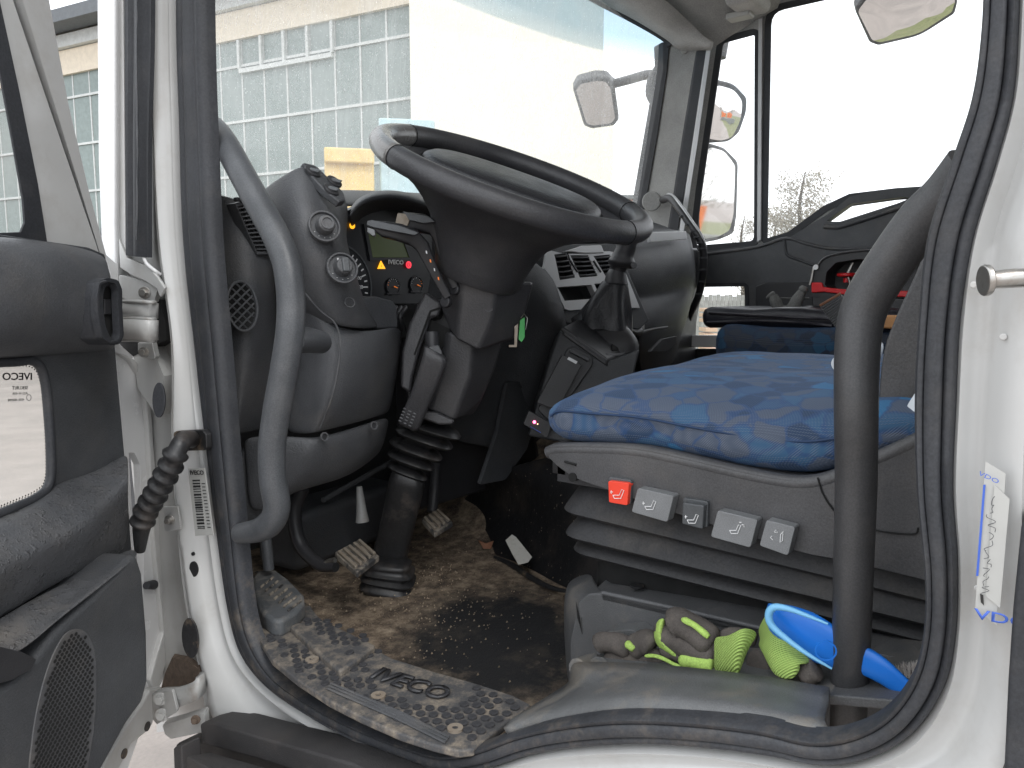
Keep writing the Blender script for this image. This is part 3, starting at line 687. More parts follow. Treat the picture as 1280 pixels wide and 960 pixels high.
# right pillar details
stk = empty('service_sticker', PX(1240, 680, -.03), 'clear service sticker with blue print and handwriting on the white rear pillar', 'sticker')
plate('film', pp([(1232, 577), (1257, 592), (1246, 770), (1246, 782), (1219, 760)], -.0275), V((.0004, 0, 0)), 'sticker', stk)
plate('writing_area', pp([(1243, 606), (1262, 624), (1250, 760), (1232, 745)], -.0285), V((.0004, 0, 0)), 'sticker', stk)
plate('blue_bar', pp([(1229, 606), (1232, 606), (1223, 720), (1220, 720)], -.029), V((.0004, 0, 0)), 'mark_blue', stk)
text('lettering', 'VDO', PX(1253, 774, -.031), PX(1268, 776, -.031)-PX(1238, 770, -.031), WZ, .0095, 'mark_blue', stk, bold=.015, sx=1.5)
text('lettering', 'VDO', PX(1236, 597, -.031), PX(1242, 600, -.031)-PX(1229, 594, -.031), WZ, .004, 'mark_blue', stk, sx=1.4)
for k in range(11):
    yb = 622+k*11; xb = 1240-k*.9
    pts = [PX(xb+random.uniform(-5, 7), yb+j*3.4+random.uniform(-2, 2), -.0305) for j in range(4)]
    tube('handwriting', crom(pts, 4), .00022, 'button_dark', stk, 5)
plate('print_block', pp([(1225, 742), (1229, 744), (1230, 757), (1226, 753)], -.029), V((.0004, 0, 0)), 'mark_black', stk)
stp = empty('lock_striker', PX(1262, 348, -.04), 'steel door lock striker pin on the white rear pillar', 'striker')
tube('pin', [PX(1240, 350, -.055), PX(1262, 348, -.05), PX(1300, 346, -.03)], [.0052, .0058, .0058], 'steel', stp, 16)
disc('pin_head', PX(1237, 350, -.056), (PX(1236, 350, -.056)-PX(1262, 348, -.05)), .0095, .004, 'steel', stp, bevel=.0012)
plate('outer_rubber', pp([(1282, 640), (1276, 660), (1266, 760), (1260, 850), (1254, 980), (1330, 980), (1330, 640)], -.034), V((.02, 0, 0)), 'rubber_seal', cab, bevel=.003)
for px, py in ((1217, 356), (1254, 421), (1222, 735)):
    disc('paint_dimple', PX(px, py, -.012), (-1, 0, 0), .0022, .0012, 'white_paint', cab, 16, .001)

# windscreen: curved sheet between two rails
bot = crom([V((.06, 1.35, 1.78)), V((.4, 1.50, 1.75)), V((1.03, 1.58, 1.73)), V((1.66, 1.50, 1.75)), V((2.0, 1.355, 1.78))], 10)
top = crom([V((.06, 1.245, 2.60)), V((.4, 1.38, 2.68)), V((1.03, 1.45, 2.70)), V((1.66, 1.38, 2.69)), V((2.0, 1.245, 2.60))], 10)
loft('windscreen', [[a.lerp(b2, t/8) for a, b2 in zip(bot, top)] for t in range(9)], 'windscreen_glass', cab, closed=False, caps=False)
tube('windscreen_gasket', [a+V((0, -.01, 0)) for a in top], .014, 'rubber_seal', cab, 8)
tube('windscreen_gasket', [a+V((0, -.005, 0)) for a in bot], .014, 'rubber_seal', cab, 8)
# far right A pillar, lining
plate('pillar_lining', [PX(a, b2, 1.97) for a, b2 in [(838, 52), (886, 60), (868, 140), (846, 300), (800, 300), (822, 170), (834, 90)]], V((.05, .06, 0)), 'pillar_trim', cab, bevel=.006)
plate('pillar_gasket', [PX(a, b2, 1.965) for a, b2 in [(828, 52), (837, 54), (834, 90), (822, 170), (806, 262), (798, 262), (815, 165), (829, 85)]], V((.03, .05, 0)), 'rubber_seal', cab, bevel=.003)
plate('door_gasket', [PX(a, b2, 1.96) for a, b2 in [(872, 62), (884, 62), (866, 180), (846, 300), (834, 300), (856, 160)]], V((.03, .03, 0)), 'rubber_seal', cab, bevel=.004)
plate('door_flange', [PX(a, b2, 1.955) for a, b2 in [(884, 60), (889, 60), (872, 180), (854, 296), (849, 296), (866, 180)]], V((.03, .03, 0)), 'silver_trim', cab, bevel=.002)
disc('trim_plug', PX(855, 63, 1.965), (-.9, -.4, 0), .012, .004, 'sticker', cab)
# headlining over the screen and roof
def strip(name, rows, mat, th=.008): return loft(name, [crom(r, 5) for r in rows], mat, cab, closed=False, caps=False, solid=th, sharp=80)
strip('header_gasket', [[PX(600, -78, 1.35), PX(690, -28, 1.63), PX(735, 0, 1.75), PX(790, 29, 1.86), PX(826, 50, 1.95), PX(834, 60, 1.965)], [PX(606, -84, 1.34), PX(695, -34, 1.62), PX(740, -5, 1.74), PX(795, 24, 1.85), PX(832, 46, 1.94), PX(840, 56, 1.955)]], 'rubber_seal')
strip('header_lining', [[PX(604, -84, 1.33), PX(693, -34, 1.61), PX(738, -4, 1.73), PX(793, 25, 1.84), PX(832, 49, 1.93), PX(850, 62, 1.95), PX(889, 63, 1.95)],
                        [PX(640, -90, 1.30), PX(720, -40, 1.58), PX(765, -12, 1.69), PX(815, 18, 1.80), PX(850, 40, 1.88), PX(868, 50, 1.91), PX(890, 58, 1.93)],
                        [PX(700, -95, 1.40), PX(760, -50, 1.58), PX(800, -22, 1.70), PX(835, 4, 1.80), PX(862, 28, 1.88), PX(876, 42, 1.91), PX(890, 54, 1.92)]], 'headliner')
strip('ceiling_lining', [[PX(690, -88, 1.43), PX(750, -43, 1.61), PX(790, -14, 1.73), PX(825, 11, 1.83), PX(852, 34, 1.91), PX(868, 48, 1.94), PX(888, 62, 1.99)],
                         [PX(800, -120, 1.45), PX(850, -80, 1.60), PX(890, -50, 1.72), PX(905, -20, 1.82), PX(915, 5, 1.90), PX(918, 22, 1.95), PX(915, 44, 2.0)],
                         [PX(930, -140, 1.50), PX(960, -110, 1.65), PX(975, -80, 1.78), PX(980, -50, 1.86), PX(980, -25, 1.94), PX(978, -8, 1.98), PX(972, 10, 2.03)]], 'pillar_trim')
rbox('sun_visor_pivot', PX(935, 2, 1.9), (WX, WY, WZ), (.16, .1, .05), 'headliner', cab, .02)
rbox('interior_lamp', PX(925, 20, 1.93), (WX, WY, WZ), (.05, .08, .02), 'sticker', cab, .006)
rbox('roof', V((1.03, .42, 2.82)), AX, (2.1, 2.1, .06), 'headliner', cab, .02)
rbox('rear_wall', V((1.03, -.62, 1.9)), AX, (2.1, .04, 1.65), 'plastic_mid', cab, .01)
rbox('rear_quarter', V((.0, -.36, 1.9)), AX, (.04, .52, 1.65), 'white_paint', cab, .01)
rbox('door_header', V((.0, .42, 2.70)), AX, (.05, 1.5, .2), 'white_paint', cab, .01)
# nose of the cab under the windscreen
patch('front_panel', [[p-V((0, .0, .02)) for p in bot[::5]], [p+V((0, .06, -.3)) for p in bot[::5]], [p+V((0, .08, -.75)) for p in bot[::5]]], 'dash_dark', cab, 1, .02)

# ================================================================== PASSENGER DOOR (far side)
XD = 2.04
pd_ = empty('passenger_door', PX(1050, 400, XD), 'closed far passenger door with dark grey trim, grab pocket and quarter window', 'truck door')
ow = [(873, 40), (960, -4), (1100, -70), (1300, -120), (1300, 560), (860, 560), (830, 430), (852, 300)]
quarter = rnd([(903, 53), (944, 42), (943, 302), (868, 308), (876, 240)], .1)
mainw = rnd([(963, 14), (1245, -50), (1240, 250), (1180, 232), (1120, 236), (1062, 243), (1030, 258), (985, 291), (958, 299)], .06)
lower = rnd([(872, 358), (931, 357), (932, 372), (932, 440), (858, 440), (866, 390)], .12)
# frame round the upper windows
fo = [(878, 44), (960, 2), (1100, -60), (1290, -100), (1290, 255), (1190, 245), (1120, 250), (1062, 258), (1035, 270), (990, 303), (945, 320), (845, 322), (858, 240)]
plate('window_frame', pp(fo, XD), V((.008, 0, 0)), 'pillar_trim', pd_, holes=[pp(quarter, XD), pp(mainw, XD)], bevel=.004)
def ringplate(name, outer, inner, x, th, mat, parent, bevel=.003):
    return plate(name, pp(outer, x), V((th, 0, 0)), mat, parent, holes=[pp(inner, x)], bevel=bevel)
def grow(pts, k):
    c = (sum(p[0] for p in pts)/len(pts), sum(p[1] for p in pts)/len(pts))
    out = []
    n = len(pts)
    for i in range(n):
        a = V((*pts[i-1], 0)); b_ = V((*pts[(i+1) % n], 0)); t = (b_-a).normalized(); nn = V((t.y, -t.x, 0))
        if nn.dot(V((pts[i][0]-c[0], pts[i][1]-c[1], 0))) < 0: nn = -nn
        out.append((pts[i][0]+nn.x*k, pts[i][1]+nn.y*k))
    return out
ringplate('quarter_seal', grow(quarter, 7), grow(quarter, -1), XD-.004, .006, 'rubber_seal', pd_)
ringplate('window_seal', grow(mainw, 7), grow(mainw, -1), XD-.004, .006, 'rubber_seal', pd_)
plate('quarter_glass', pp(grow(quarter, 4), XD+.004), V((.003, 0, 0)), 'side_glass', pd_)
plate('window_glass', pp(grow(mainw, 4), XD+.004), V((.003, 0, 0)), 'side_glass', pd_)
plate('window_post', pp([(948, 5), (953, 4), (951, 300), (946, 303)], XD-.012), V((.01, 0, 0)), 'silver_trim', pd_, bevel=.002)
# trim panel with pocket opening
tr = [(848, 318), (945, 306), (988, 296), (1034, 268), (1062, 246), (1090, 239), (1190, 229), (1290, 222), (1290, 560), (852, 560), (846, 420)]
pocket = rnd([(1032, 277), (1062, 255), (1130, 246), (1137, 248), (1122, 254), (1050, 277)], .15)
plate('door_trim', pp(tr, XD-.035), V((.045, 0, 0)), 'dash_grey', pd_, holes=[pp(pocket, XD-.035), pp(lower, XD-.035)], bevel=.005)
tube('pocket_rim', [PX(a, b2, XD-.037) for a, b2 in [(1030, 283), (1048, 284), (1090, 271), (1132, 257), (1150, 247), (1153, 242)]], .008, 'plastic_mid', pd_, 8)
tube('trim_crease', crom([PX(a, b2, XD-.036) for a, b2 in [(878, 318), (945, 309), (982, 298), (1010, 305), (1045, 311), (1120, 308), (1200, 302)]], 5), .0055, 'plastic_mid', pd_, 8)
tube('trim_crease', crom([PX(a, b2, XD-.036) for a, b2 in [(980, 300), (984, 318), (1000, 325), (1018, 332)]], 5), .005, 'dash_dark', pd_, 8)
ringplate('lower_seal', grow(lower, 4), grow(lower, -1), XD-.038, .01, 'rubber_seal', pd_)
plate('lower_glass', pp(grow(lower, 3), XD-.01), V((.004, 0, 0)), 'side_glass', pd_)
plate('pocket_panel', pp(rnd([(944, 358), (958, 353), (1030, 352), (1120, 352), (1120, 400), (944, 400)], .15), XD-.045), V((.015, 0, 0)), 'plastic_black', pd_, bevel=.004)
plate('door_foot', pp([(852, 419), (900, 419), (900, 434), (850, 434)], XD-.10), V((.02, 0, 0)), 'exterior_white', pd_, bevel=.003)
plate('door_foot', pp([(850, 436), (905, 436), (905, 480), (848, 480)], XD-.06), V((.02, 0, 0)), 'dark_hole', pd_, bevel=.003)

# mirrors outside the passenger door
def mirror(name, outline, glass_, y, tgt, label, cat='mirror', curve=0, x=None, shell='mirror_shell', depth=.07):
    c = sum((V((*p, 0)) for p in glass_), V())/len(glass_)
    o0 = PY(c.x, c.y, y); inc = (o0-CAM).normalized(); nn = (V(tgt).normalized()-inc).normalized()
    r = empty(name, o0, label, cat)
    hp = [PP(a, b2, o0-nn*.006, nn) for a, b2 in outline]
    plate('housing', hp, -nn*depth, shell, r, bevel=.014, bseg=3)
    gp = [PP(a, b2, o0, nn) for a, b2 in glass_]
    if curve:
        u = WZ.cross(nn).normalized(); v = nn.cross(u); cc = sum(gp, V())/len(gp); vs = [cc+nn*curve]; n = len(gp); fs = []
        for k in range(1, 7):
            t = k/6
            vs += [cc.lerp(p, t)+nn*curve*(1-t*t) for p in gp]
        for i in range(n):
            j = (i+1) % n; fs.append((0, 1+i, 1+j))
            for k in range(5): fs.append((1+k*n+i, 1+(k+1)*n+i, 1+(k+1)*n+j, 1+k*n+j))
        obj('mirror_glass', vs, fs, 'mirror', r, sharp=180)
    else: plate('mirror_glass', gp, -nn*.003, 'mirror', r)
    return r, nn
m1, _ = mirror('wide_angle_mirror', rnd([(884, 112), (893, 98), (918, 104), (935, 122), (934, 140), (925, 166), (912, 177), (884, 179), (878, 170)], .3), rnd([(886, 120), (896, 106), (917, 112), (928, 126), (926, 150), (915, 172), (900, 176), (884, 173), (881, 160)], .35), 1.62, (.08, -1, -.055), 'small wide angle mirror, upper of the pair outside the passenger quarter window', curve=.010)
m2, _ = mirror('main_mirror', rnd([(872, 182), (886, 178), (906, 184), (924, 202), (922, 270), (918, 292), (900, 300), (872, 305), (868, 296)], .25), rnd([(877, 190), (890, 184), (905, 189), (919, 206), (917, 268), (912, 288), (898, 296), (877, 299), (874, 280)], .28), 1.60, (.27, -1, .0), 'tall main mirror, lower of the pair outside the passenger quarter window')
arm = empty('mirror_arm', PX(880, 90, 2.3), 'black mirror arm carrying both mirrors at the far front pillar', 'mirror arm')
P1 = PY(893, 60, 1.66)
tube('arm', crom([PY(900, 52, 1.64), PY(896, 78, 1.66), PY(886, 100, 1.68), PY(880, 180, 1.68), PY(874, 260, 1.68), PY(872, 305, 1.68)], 5), .02, 'mirror_shell', arm, 10)
tube('arm_cap', [PY(903, 50, 1.63), PY(899, 72, 1.64)], .035, 'mirror_shell', arm, 10)
# kerb mirror above the passenger window
m3, nn3 = mirror('kerb_mirror', rnd([(1068, 12), (1082, -6), (1190, -30), (1198, 2), (1194, 18), (1150, 46), (1098, 58), (1087, 54)], .25), rnd([(1072, 14), (1084, -2), (1188, -25), (1194, 2), (1190, 15), (1149, 42), (1100, 53), (1090, 50)], .25), .85, (.25, -.25, -.9), 'wide kerb mirror hanging above the passenger side window', curve=.03)
# front mirror seen through the windscreen with its arm
m4, nn4 = mirror('front_mirror', rnd([(716, 112), (722, 102), (745, 96), (760, 97), (768, 106), (774, 150), (768, 158), (740, 162), (730, 158)], .25), rnd([(720, 112), (726, 105), (746, 101), (757, 102), (763, 110), (769, 148), (764, 154), (741, 157), (733, 154)], .25), 1.85, (-.2, -.2, -.95), 'front mirror on a black arm seen through the windscreen beside the far pillar')
tube('mirror_arm', crom([PY(762, 106, 1.82), PY(785, 100, 1.7), PY(812, 93, 1.55), PY(824, 98, 1.45)], 5), .02, 'mirror_shell', m4, 10)
tube('arm_bracket', crom([PY(826, 82, 1.40), PY(820, 100, 1.42), PY(818, 118, 1.42), PY(824, 136, 1.38)], 5), [.02, .035, .035, .015], 'mirror_shell', m4, 10)
disc('mirror_bulge', PY(748, 112, 1.84), -nn4, .045, .05, 'mirror_shell', m4)

# ================================================================== DRIVER DOOR (open)
HD = V((-.03, 1.09, 0)); dD = V((.866, .5, 0)); nD = V((.5, -.866, 0))
def PDr(px, py, off=0): return PP(px, py, HD+nD*off, nD)
def dd(pts, off=0): return [PDr(a, b2, off) for a, b2 in pts]
door = empty('driver_door', HD+WZ*1.1-dD*.3, 'open driver door with grey trim, lower window and speaker grille, white frame', 'truck door')
TH = -nD
# white upper frame
plate('window_frame', dd([(-60, -220), (25, -220), (45, -70), (62, 0), (86, 130), (112, 240), (133, 318), (134, 345), (56, 345), (58, 300), (46, 230), (22, 110), (-2, 0), (-40, -220)], -.012), TH*.018, 'white_paint', door, bevel=.0015)
plate('window_seal', dd([(-75, -220), (-38, -220), (0, 0), (24, 110), (48, 230), (60, 306), (-200, 300), (-200, 286), (0, 291), (26, 290), (31, 278), (29, 250), (15, 170), (0, 90), (-20, -10)], -.008), TH*.003, 'rubber_seal', door, bevel=.001)
plate('window_glass', dd([(-200, -220), (-40, -220), (0, 60), (35, 250), (35, 300), (-200, 296)], -.0125), TH*.001, 'door_glass', door)
# trim: main sheet with the lower window opening
lw = rnd([(-200, 452), (0, 453), (44, 451), (56, 472), (61, 520), (63, 570), (62, 604), (44, 622), (0, 641), (-200, 722)], .1)
lwo = [(-190, 452), *rnd([(-190, 452), (44, 450), (57, 474), (61, 520), (64, 572), (62, 606), (44, 624), (0, 643), (-190, 722)], 8)[5:-5], (-190, 722)]
sheet = [(-260, 285), (0, 293), (110, 309), (131, 318), (139, 345), (143, 420), (150, 500), (158, 590), (165, 690), (172, 760), (150, 900), (60, 1100), (-260, 1200)]
plate('trim_sheet', dd(sheet), TH*.006, 'dash_dark', door, holes=[dd(lwo)], bevel=.002)
# upper raised band
R = lambda pts, off: [PDr(a, b2, off) for a, b2 in pts]
patch('upper_band', [R([(-200, 284), (0, 293), (60, 300), (110, 309), (134, 320)], .0), R([(-200, 292), (0, 300), (60, 306), (108, 316), (138, 330)], .045),
      R([(-200, 360), (0, 352), (60, 350), (108, 352), (143, 354)], .06), R([(-200, 430), (0, 410), (60, 405), (106, 408), (146, 402)], .055), R([(-200, 455), (0, 442), (60, 436), (105, 432), (147, 432)], .035), R([(-200, 462), (0, 450), (60, 447), (105, 442), (147, 440)], .0)], 'dash_grey', door, 2, .006)
tube('window_gasket', [PDr(p.x, p.y, .002) for p in crom([V((-190, 452, 0)), V((0, 453, 0)), V((40, 451, 0)), V((55, 470, 0)), V((61, 520, 0)), V((64, 575, 0)), V((61, 606, 0)), V((44, 623, 0)), V((0, 642, 0)), V((-190, 722, 0))], 4)], .006, 'rubber_seal', door, 8)
gl = plate('lower_glass', R([(-190, 448), (60, 446), (66, 520), (68, 610), (-190, 726)], -.0075), TH*.002, 'door_glass', door)
# dotted ceramic print round the lower pane
edge = resample([V((*p, 0)) for p in c2([(-20, 457), (20, 456), (40, 458), (50, 472), (55, 510), (58, 560), (57, 600), (44, 615), (10, 630), (-20, 643)], 8)], 74)
dm = None
for k, e in enumerate(edge):
    for w in range(4):
        t_ = (edge[min(73, k+1)]-edge[max(0, k-1)]).normalized(); nn = V((t_.y, -t_.x, 0))
        p = e+nn*(-1.2+w*1.9)+t_*(w % 2)*1.5
        c = PDr(p.x, p.y, -.0070); r_ = (.0009, .0007, .0005, .0012)[w] if w < 3 else .0009
        if dm is None: dm = disc('print_dot', V((0, 0, 0)), nD, .001, .0003, 'mark_black', None, 6); dmesh = dm.data; bpy.data.objects.remove(dm); VS = []; FS = []
        b0 = len(VS); u1 = dD; 
        rr_ = [.0006, .0008, .001, .0012][::-1][w]
        VS += [c+(u1*math.cos(q)+WZ*math.sin(q))*rr_ for q in (math.pi/3*j for j in range(6))]; FS.append(tuple(range(b0, b0+6)))
o = obj('dot_print', VS, FS, 'mark_black', gl); tag(o, kind='stuff')
# glass print, read from the wrong side
uu = PDr(40, 470, -.006)-PDr(0, 470, -.006)
text('lettering', 'IVECO', PDr(22, 471, -.0065), uu, WZ, .0125, 'mark_black', gl, bold=.02, mirror=True, sx=1.35)
text('lettering', 'SEKURIT', PDr(25, 485, -.0065), uu, WZ, .0062, 'mark_black', gl, bold=.01, mirror=True, sx=1.1)
text('lettering', 'AS2 M 43R', PDr(25, 492, -.0065), uu, WZ, .0042, 'mark_black', gl, mirror=True, sx=1.3)
text('lettering', '43R-00098', PDr(20, 500, -.0065), uu, WZ, .0045, 'mark_black', gl, mirror=True, sx=1.3)
ringo('print_ring', PDr(36, 497, -.0065), nD, .004, .0034, .0003, 'mark_black', gl, 20)
# arm rest bulge below the lower window
patch('arm_rest', [R([(-200, 722), (0, 645), (46, 625), (66, 600), (120, 590), (160, 560)], .0), R([(-200, 735), (0, 652), (50, 632), (80, 618), (130, 596), (161, 575)], .02),
      R([(-200, 800), (0, 705), (50, 680), (100, 655), (135, 622), (161, 590)], .055), R([(-200, 815), (0, 716), (50, 692), (105, 665), (138, 640), (163, 610)], .06),
      R([(-200, 880), (0, 780), (50, 745), (105, 715), (140, 700), (165, 690)], .03)], 'trim_wet', door, 2, .006)
# lower pocket with the speaker
patch('lower_pocket_top', [R([(-200, 900), (0, 768), (60, 735), (110, 712), (150, 688), (168, 684)], .03), R([(-200, 905), (0, 790), (60, 760), (112, 730), (152, 696), (172, 688)], .06),
      R([(-200, 960), (-20, 830), (30, 815), (60, 780), (120, 735), (172, 692)], .085)], 'pocket_wet', door, 2, .006)
plate('lower_pocket', dd([(-200, 1000), (-40, 880), (20, 850), (46, 822), (70, 790), (120, 742), (160, 700), (172, 690), (180, 715), (186, 790), (187, 850), (180, 878), (160, 905), (130, 960), (80, 1050), (-200, 1250)], .082), TH*.08, 'dash_dark', door, bevel=.01, bseg=3)
plate('pocket_liner', dd(rnd([(-100, 800), (0, 808), (28, 815), (46, 824), (40, 836), (15, 850), (-40, 866), (-100, 880)], .15), .088), TH*.02, 'plastic_black', door, bevel=.004)
# speaker grille: plate with a field of holes, each a small raised bar mesh
spo = PDr(82, 880, .084)
grl = plate('speaker_grille', dd(c2([(96, 786), (110, 792), (119, 815), (121, 860), (119, 900), (112, 950), (100, 990), (60, 1010), (38, 975), (40, 930), (48, 880), (62, 830), (80, 795)], 4, True), .0835), TH*.004, 'plastic_mid', door, bevel=.001)
VS = []; FS = []
def inpoly(x, y, P):
    c = False; n = len(P)
    for i in range(n):
        x1, y1 = P[i]; x2, y2 = P[i-1]
        if (y1 > y) != (y2 > y) and x < (x2-x1)*(y-y1)/(y2-y1)+x1: c = not c
    return c
GP = c2([(95, 792), (107, 797), (115, 818), (117, 860), (115, 900), (108, 948), (97, 985), (62, 1003), (43, 972), (45, 930), (53, 882), (66, 834), (82, 800)], 4, True)
row = 0; y = 785
while y < 1005:
    x = 40+(row % 2)*2.9
    while x < 120:
        yy = y-(x-80)*.42
        if inpoly(x, yy, GP):
            c = PDr(x, yy, .0842); b0 = len(VS)
            VS += [c+(dD*math.cos(q)*.0030+WZ*math.sin(q)*.0024) for q in (math.pi/3*j+.5 for j in range(6))]; FS.append(tuple(range(b0, b0+6)))
        x += 5.8
    y += 4.6; row += 1
o = obj('grille_holes', VS, FS, 'dark_hole', grl); tag(o, kind='stuff')
# rubber boot hole in the trim edge
bo = PDr(137, 389, .06); nb = (nD*.75+dD*.66).normalized()
ol = rnd([(122, 352), (135, 347), (148, 350), (153, 362), (153, 385), (155, 420), (150, 430), (138, 432), (126, 424), (120, 395), (119, 370)], .3)
il = rnd([(132, 358), (140, 355), (149, 361), (150, 385), (151, 415), (147, 426), (138, 422), (132, 408), (129, 385), (129, 368)], .3)
pb = lambda pts, off: [PP(a, b2, bo+nD*off, nD) for a, b2 in pts]
plate('rubber_boot', pb(ol, .012), TH*.03, 'rubber_seal', door, holes=[pb(il, .012)], bevel=.004)
plate('rubber_boot_lip', pb(grow(ol, -2.5), .018), TH*.01, 'rubber_seal', door, holes=[pb(grow(ol, -5), .018)], bevel=.002)
plate('boot_socket', pb(il, .0), TH*.004, 'dark_hole', door)
plate('connector', pb([(131, 374), (139, 374), (139, 393), (131, 393)], .004), TH*.004, 'plastic_black', door, bevel=.001)
# white door edge: hinge side return with its stiffened sections
plate('door_edge', [PDr(a, b2, -.028) for a, b2 in [(132, 318), (146, 330), (149, 430), (166, 445), (166, 455), (172, 462), (186, 466), (191, 476), (196, 560), (203, 640), (206, 700), (218, 790), (217, 800), (206, 845), (186, 885), (160, 960), (100, 1080), (60, 1080), (150, 900), (172, 760), (165, 690), (158, 590), (150, 500), (143, 420), (139, 345)]], TH*.012, 'exterior_white', door, bevel=.004,
      holes=[[PDr(a, b2, -.028) for a, b2 in rnd([(161, 566), (168, 566), (175, 580), (178, 650), (180, 720), (178, 760), (170, 720), (165, 640)], .2)]])
plate('door_edge_rib', [PDr(a, b2, -.02) for a, b2 in [(146, 440), (164, 452), (182, 480), (187, 560), (190, 640), (197, 720), (205, 790), (196, 820), (188, 850), (196, 870), (202, 850), (217, 800), (211, 770), (204, 700), (200, 640), (193, 560), (188, 478), (170, 450), (160, 444)]], TH*.012, 'white_paint', door, bevel=.004)
tube('buffer', [PDr(183, 732, -.02), PDr(192, 731, -.025)], [.006, .008], 'rubber_seal', door, 12)
plate('lower_bracket', [PDr(a, b2, -.012) for a, b2 in [(188, 862), (204, 858), (206, 870), (194, 885), (192, 905), (184, 915), (165, 930), (150, 960), (110, 1030), (90, 1040), (128, 960), (160, 905), (178, 880)]], TH*.02, 'white_jamb', door, bevel=.004)
for px, py in ((184, 908), (155, 942)): disc('bracket_hole', PDr(px, py, -.0118), nD, .0075, .001, 'rubber_dirty', door)
disc('grommet', PDr(149, 702, .0), nD, .003, .002, 'mark_white', door)
# outer skin closes the door from outside
loft('window_reveal', [[PDr(a, b2, o_) for a, b2 in lwo] for o_ in (-.0105, -.0695)], 'rubber_seal', door, caps=False)
plate('outer_skin', [PDr(a, b2, -.07) for a, b2 in [(-260, 296), (110, 310), (128, 345), (140, 500), (150, 640), (146, 780), (110, 900), (0, 1080), (-260, 1200)]], TH*.006, 'exterior_white', door, holes=[[PDr(a, b2, -.07) for a, b2 in lwo]])

# ================================================================== CAB FLOOR
ZF = 1.08
fl = patch('floor', [[V((x, y, ZF+(.0 if x < .75 else min(.25, (x-.75)*.9)))) for x in (.02, .2, .4, .6, .75, .9, 1.1, 1.5, 2.03)] for y in (-.6, -.2, .2, .6, .9, 1.2, 1.6)], 'floor_dirt', None, 1, .03); tag(fl, kind='structure')
# engine hump covered with black rubber
hump = patch('engine_hump', [
    [PZ(560, 640, 1.10), PZ(600, 600, 1.20), PZ(640, 580, 1.28), PZ(720, 560, 1.32), PZ(820, 560, 1.33)],
    [PZ(585, 650, 1.10), PZ(620, 612, 1.18), PZ(660, 596, 1.26), PZ(735, 600, 1.28), PZ(840, 620, 1.28)],
    [PZ(600, 672, 1.09), PZ(640, 650, 1.13), PZ(680, 640, 1.18), PZ(740, 660, 1.2), PZ(850, 680, 1.2)],
    [PZ(610, 690, 1.085), PZ(645, 690, 1.09), PZ(690, 700, 1.10), PZ(730, 720, 1.12), PZ(850, 740, 1.12)],
    [PZ(615, 702, 1.075), PZ(650, 715, 1.075), PZ(690, 735, 1.075), PZ(730, 745, 1.08), PZ(850, 765, 1.08)]], 'floor_mat', None, 3, .01)
tag(hump, 'black rubber covered engine hump rising between driver floor and gear console', 'floor cover')
tube('mat_fold', crom([PZ(618, 696, 1.09), PZ(640, 706, 1.088), PZ(664, 722, 1.088), PZ(690, 735, 1.09), PZ(716, 740, 1.1)], 5), [.003, .006, .006, .005, .003], 'rubber_dirty', hump, 8)
disc('seal_ring', PZ(585, 632, 1.115), (0, 0, 1), .035, .03, 'plastic_black', hump, 20, .006)
# firewall and side wall
patch('firewall', [[V((-.02, 1.40, ZF-.08)), V((.5, 1.44, ZF-.08)), V((1.0, 1.44, ZF-.08)), V((2.05, 1.40, ZF-.08))], [V((-.02, 1.32, 1.35)), V((.5, 1.42, 1.35)), V((1.0, 1.42, 1.4)), V((2.02, 1.36, 1.35))], [V((.02, 1.1, 1.75)), V((.5, 1.2, 1.75)), V((1.0, 1.25, 1.75)), V((2.02, 1.2, 1.75))]], 'dash_dark', cab, 1, .01)
patch('kick_panel', [[V((.025, .93, 1.1)), V((.03, 1.15, 1.08)), V((.03, 1.4, 1.06))], [V((.015, .93, 1.5)), V((.02, 1.15, 1.5)), V((.02, 1.4, 1.5))], [V((.01, .95, 1.85)), V((.01, 1.1, 1.85)), V((.01, 1.3, 1.85))]], 'dash_dark', cab, 1, .01)
isl = [PX(a, b2, .012) for a, b2 in inner[8:18]]
loft('inner_sill', [crom([p+V((dx, 0, dz)) for p in isl], 4) for dx, dz in ((0, 0), (.02, -.003), (.035, -.012), (.04, -.05))], 'rubber_dirty', cab, closed=False, caps=False, solid=.003, sharp=80)
# tread plate on the sill: outline taken on the plane of the sill
ZT = 1.165
tp_out = [(318, 766), (330, 760), (372, 755), (388, 757), (398, 770), (412, 782), (450, 800), (490, 822), (540, 838), (590, 852), (640, 868), (664, 880), (655, 890), (635, 902), (612, 920), (592, 936), (572, 938), (540, 930), (500, 917), (452, 896), (412, 876), (372, 850), (340, 824), (325, 800)]
tread = plate('tread_plate', pz(tp_out, ZT), V((0, 0, -.010)), 'tread_rubber', None, bevel=.003)
tag(tread, 'studded black rubber tread plate with raised maker lettering and sand between the studs', 'tread plate')
# raised step block at the left of the plate
plate('raised_block', pz([(362, 782), (371, 778), (405, 775), (470, 806), (455, 818), (430, 836), (424, 838), (405, 822)], ZT+.009), V((0, 0, -.012)), 'tread_rubber', tread, bevel=.004, bseg=3)
letter_box = [(452, 822), (500, 820), (580, 846), (575, 885), (520, 880), (460, 850)]
zone = [(330, 790), (345, 800), (372, 805), (400, 832), (430, 850), (445, 826), (470, 812), (540, 842), (600, 858), (655, 882), (634, 896), (606, 918), (590, 925), (560, 918), (500, 903), (455, 884), (415, 862), (380, 846), (350, 818)]
blockz = [(374, 782), (404, 779), (462, 806), (436, 828), (410, 808)]
sm = None; random.seed(3)
ux = V((0, 1, 0)); w0 = PZ(480, 860, ZT)
def proj(p):
    r = p-CAM; d = r.dot(FW); return 640+FPX*r.dot(RT)/d, 480-FPX*r.dot(UP)/d
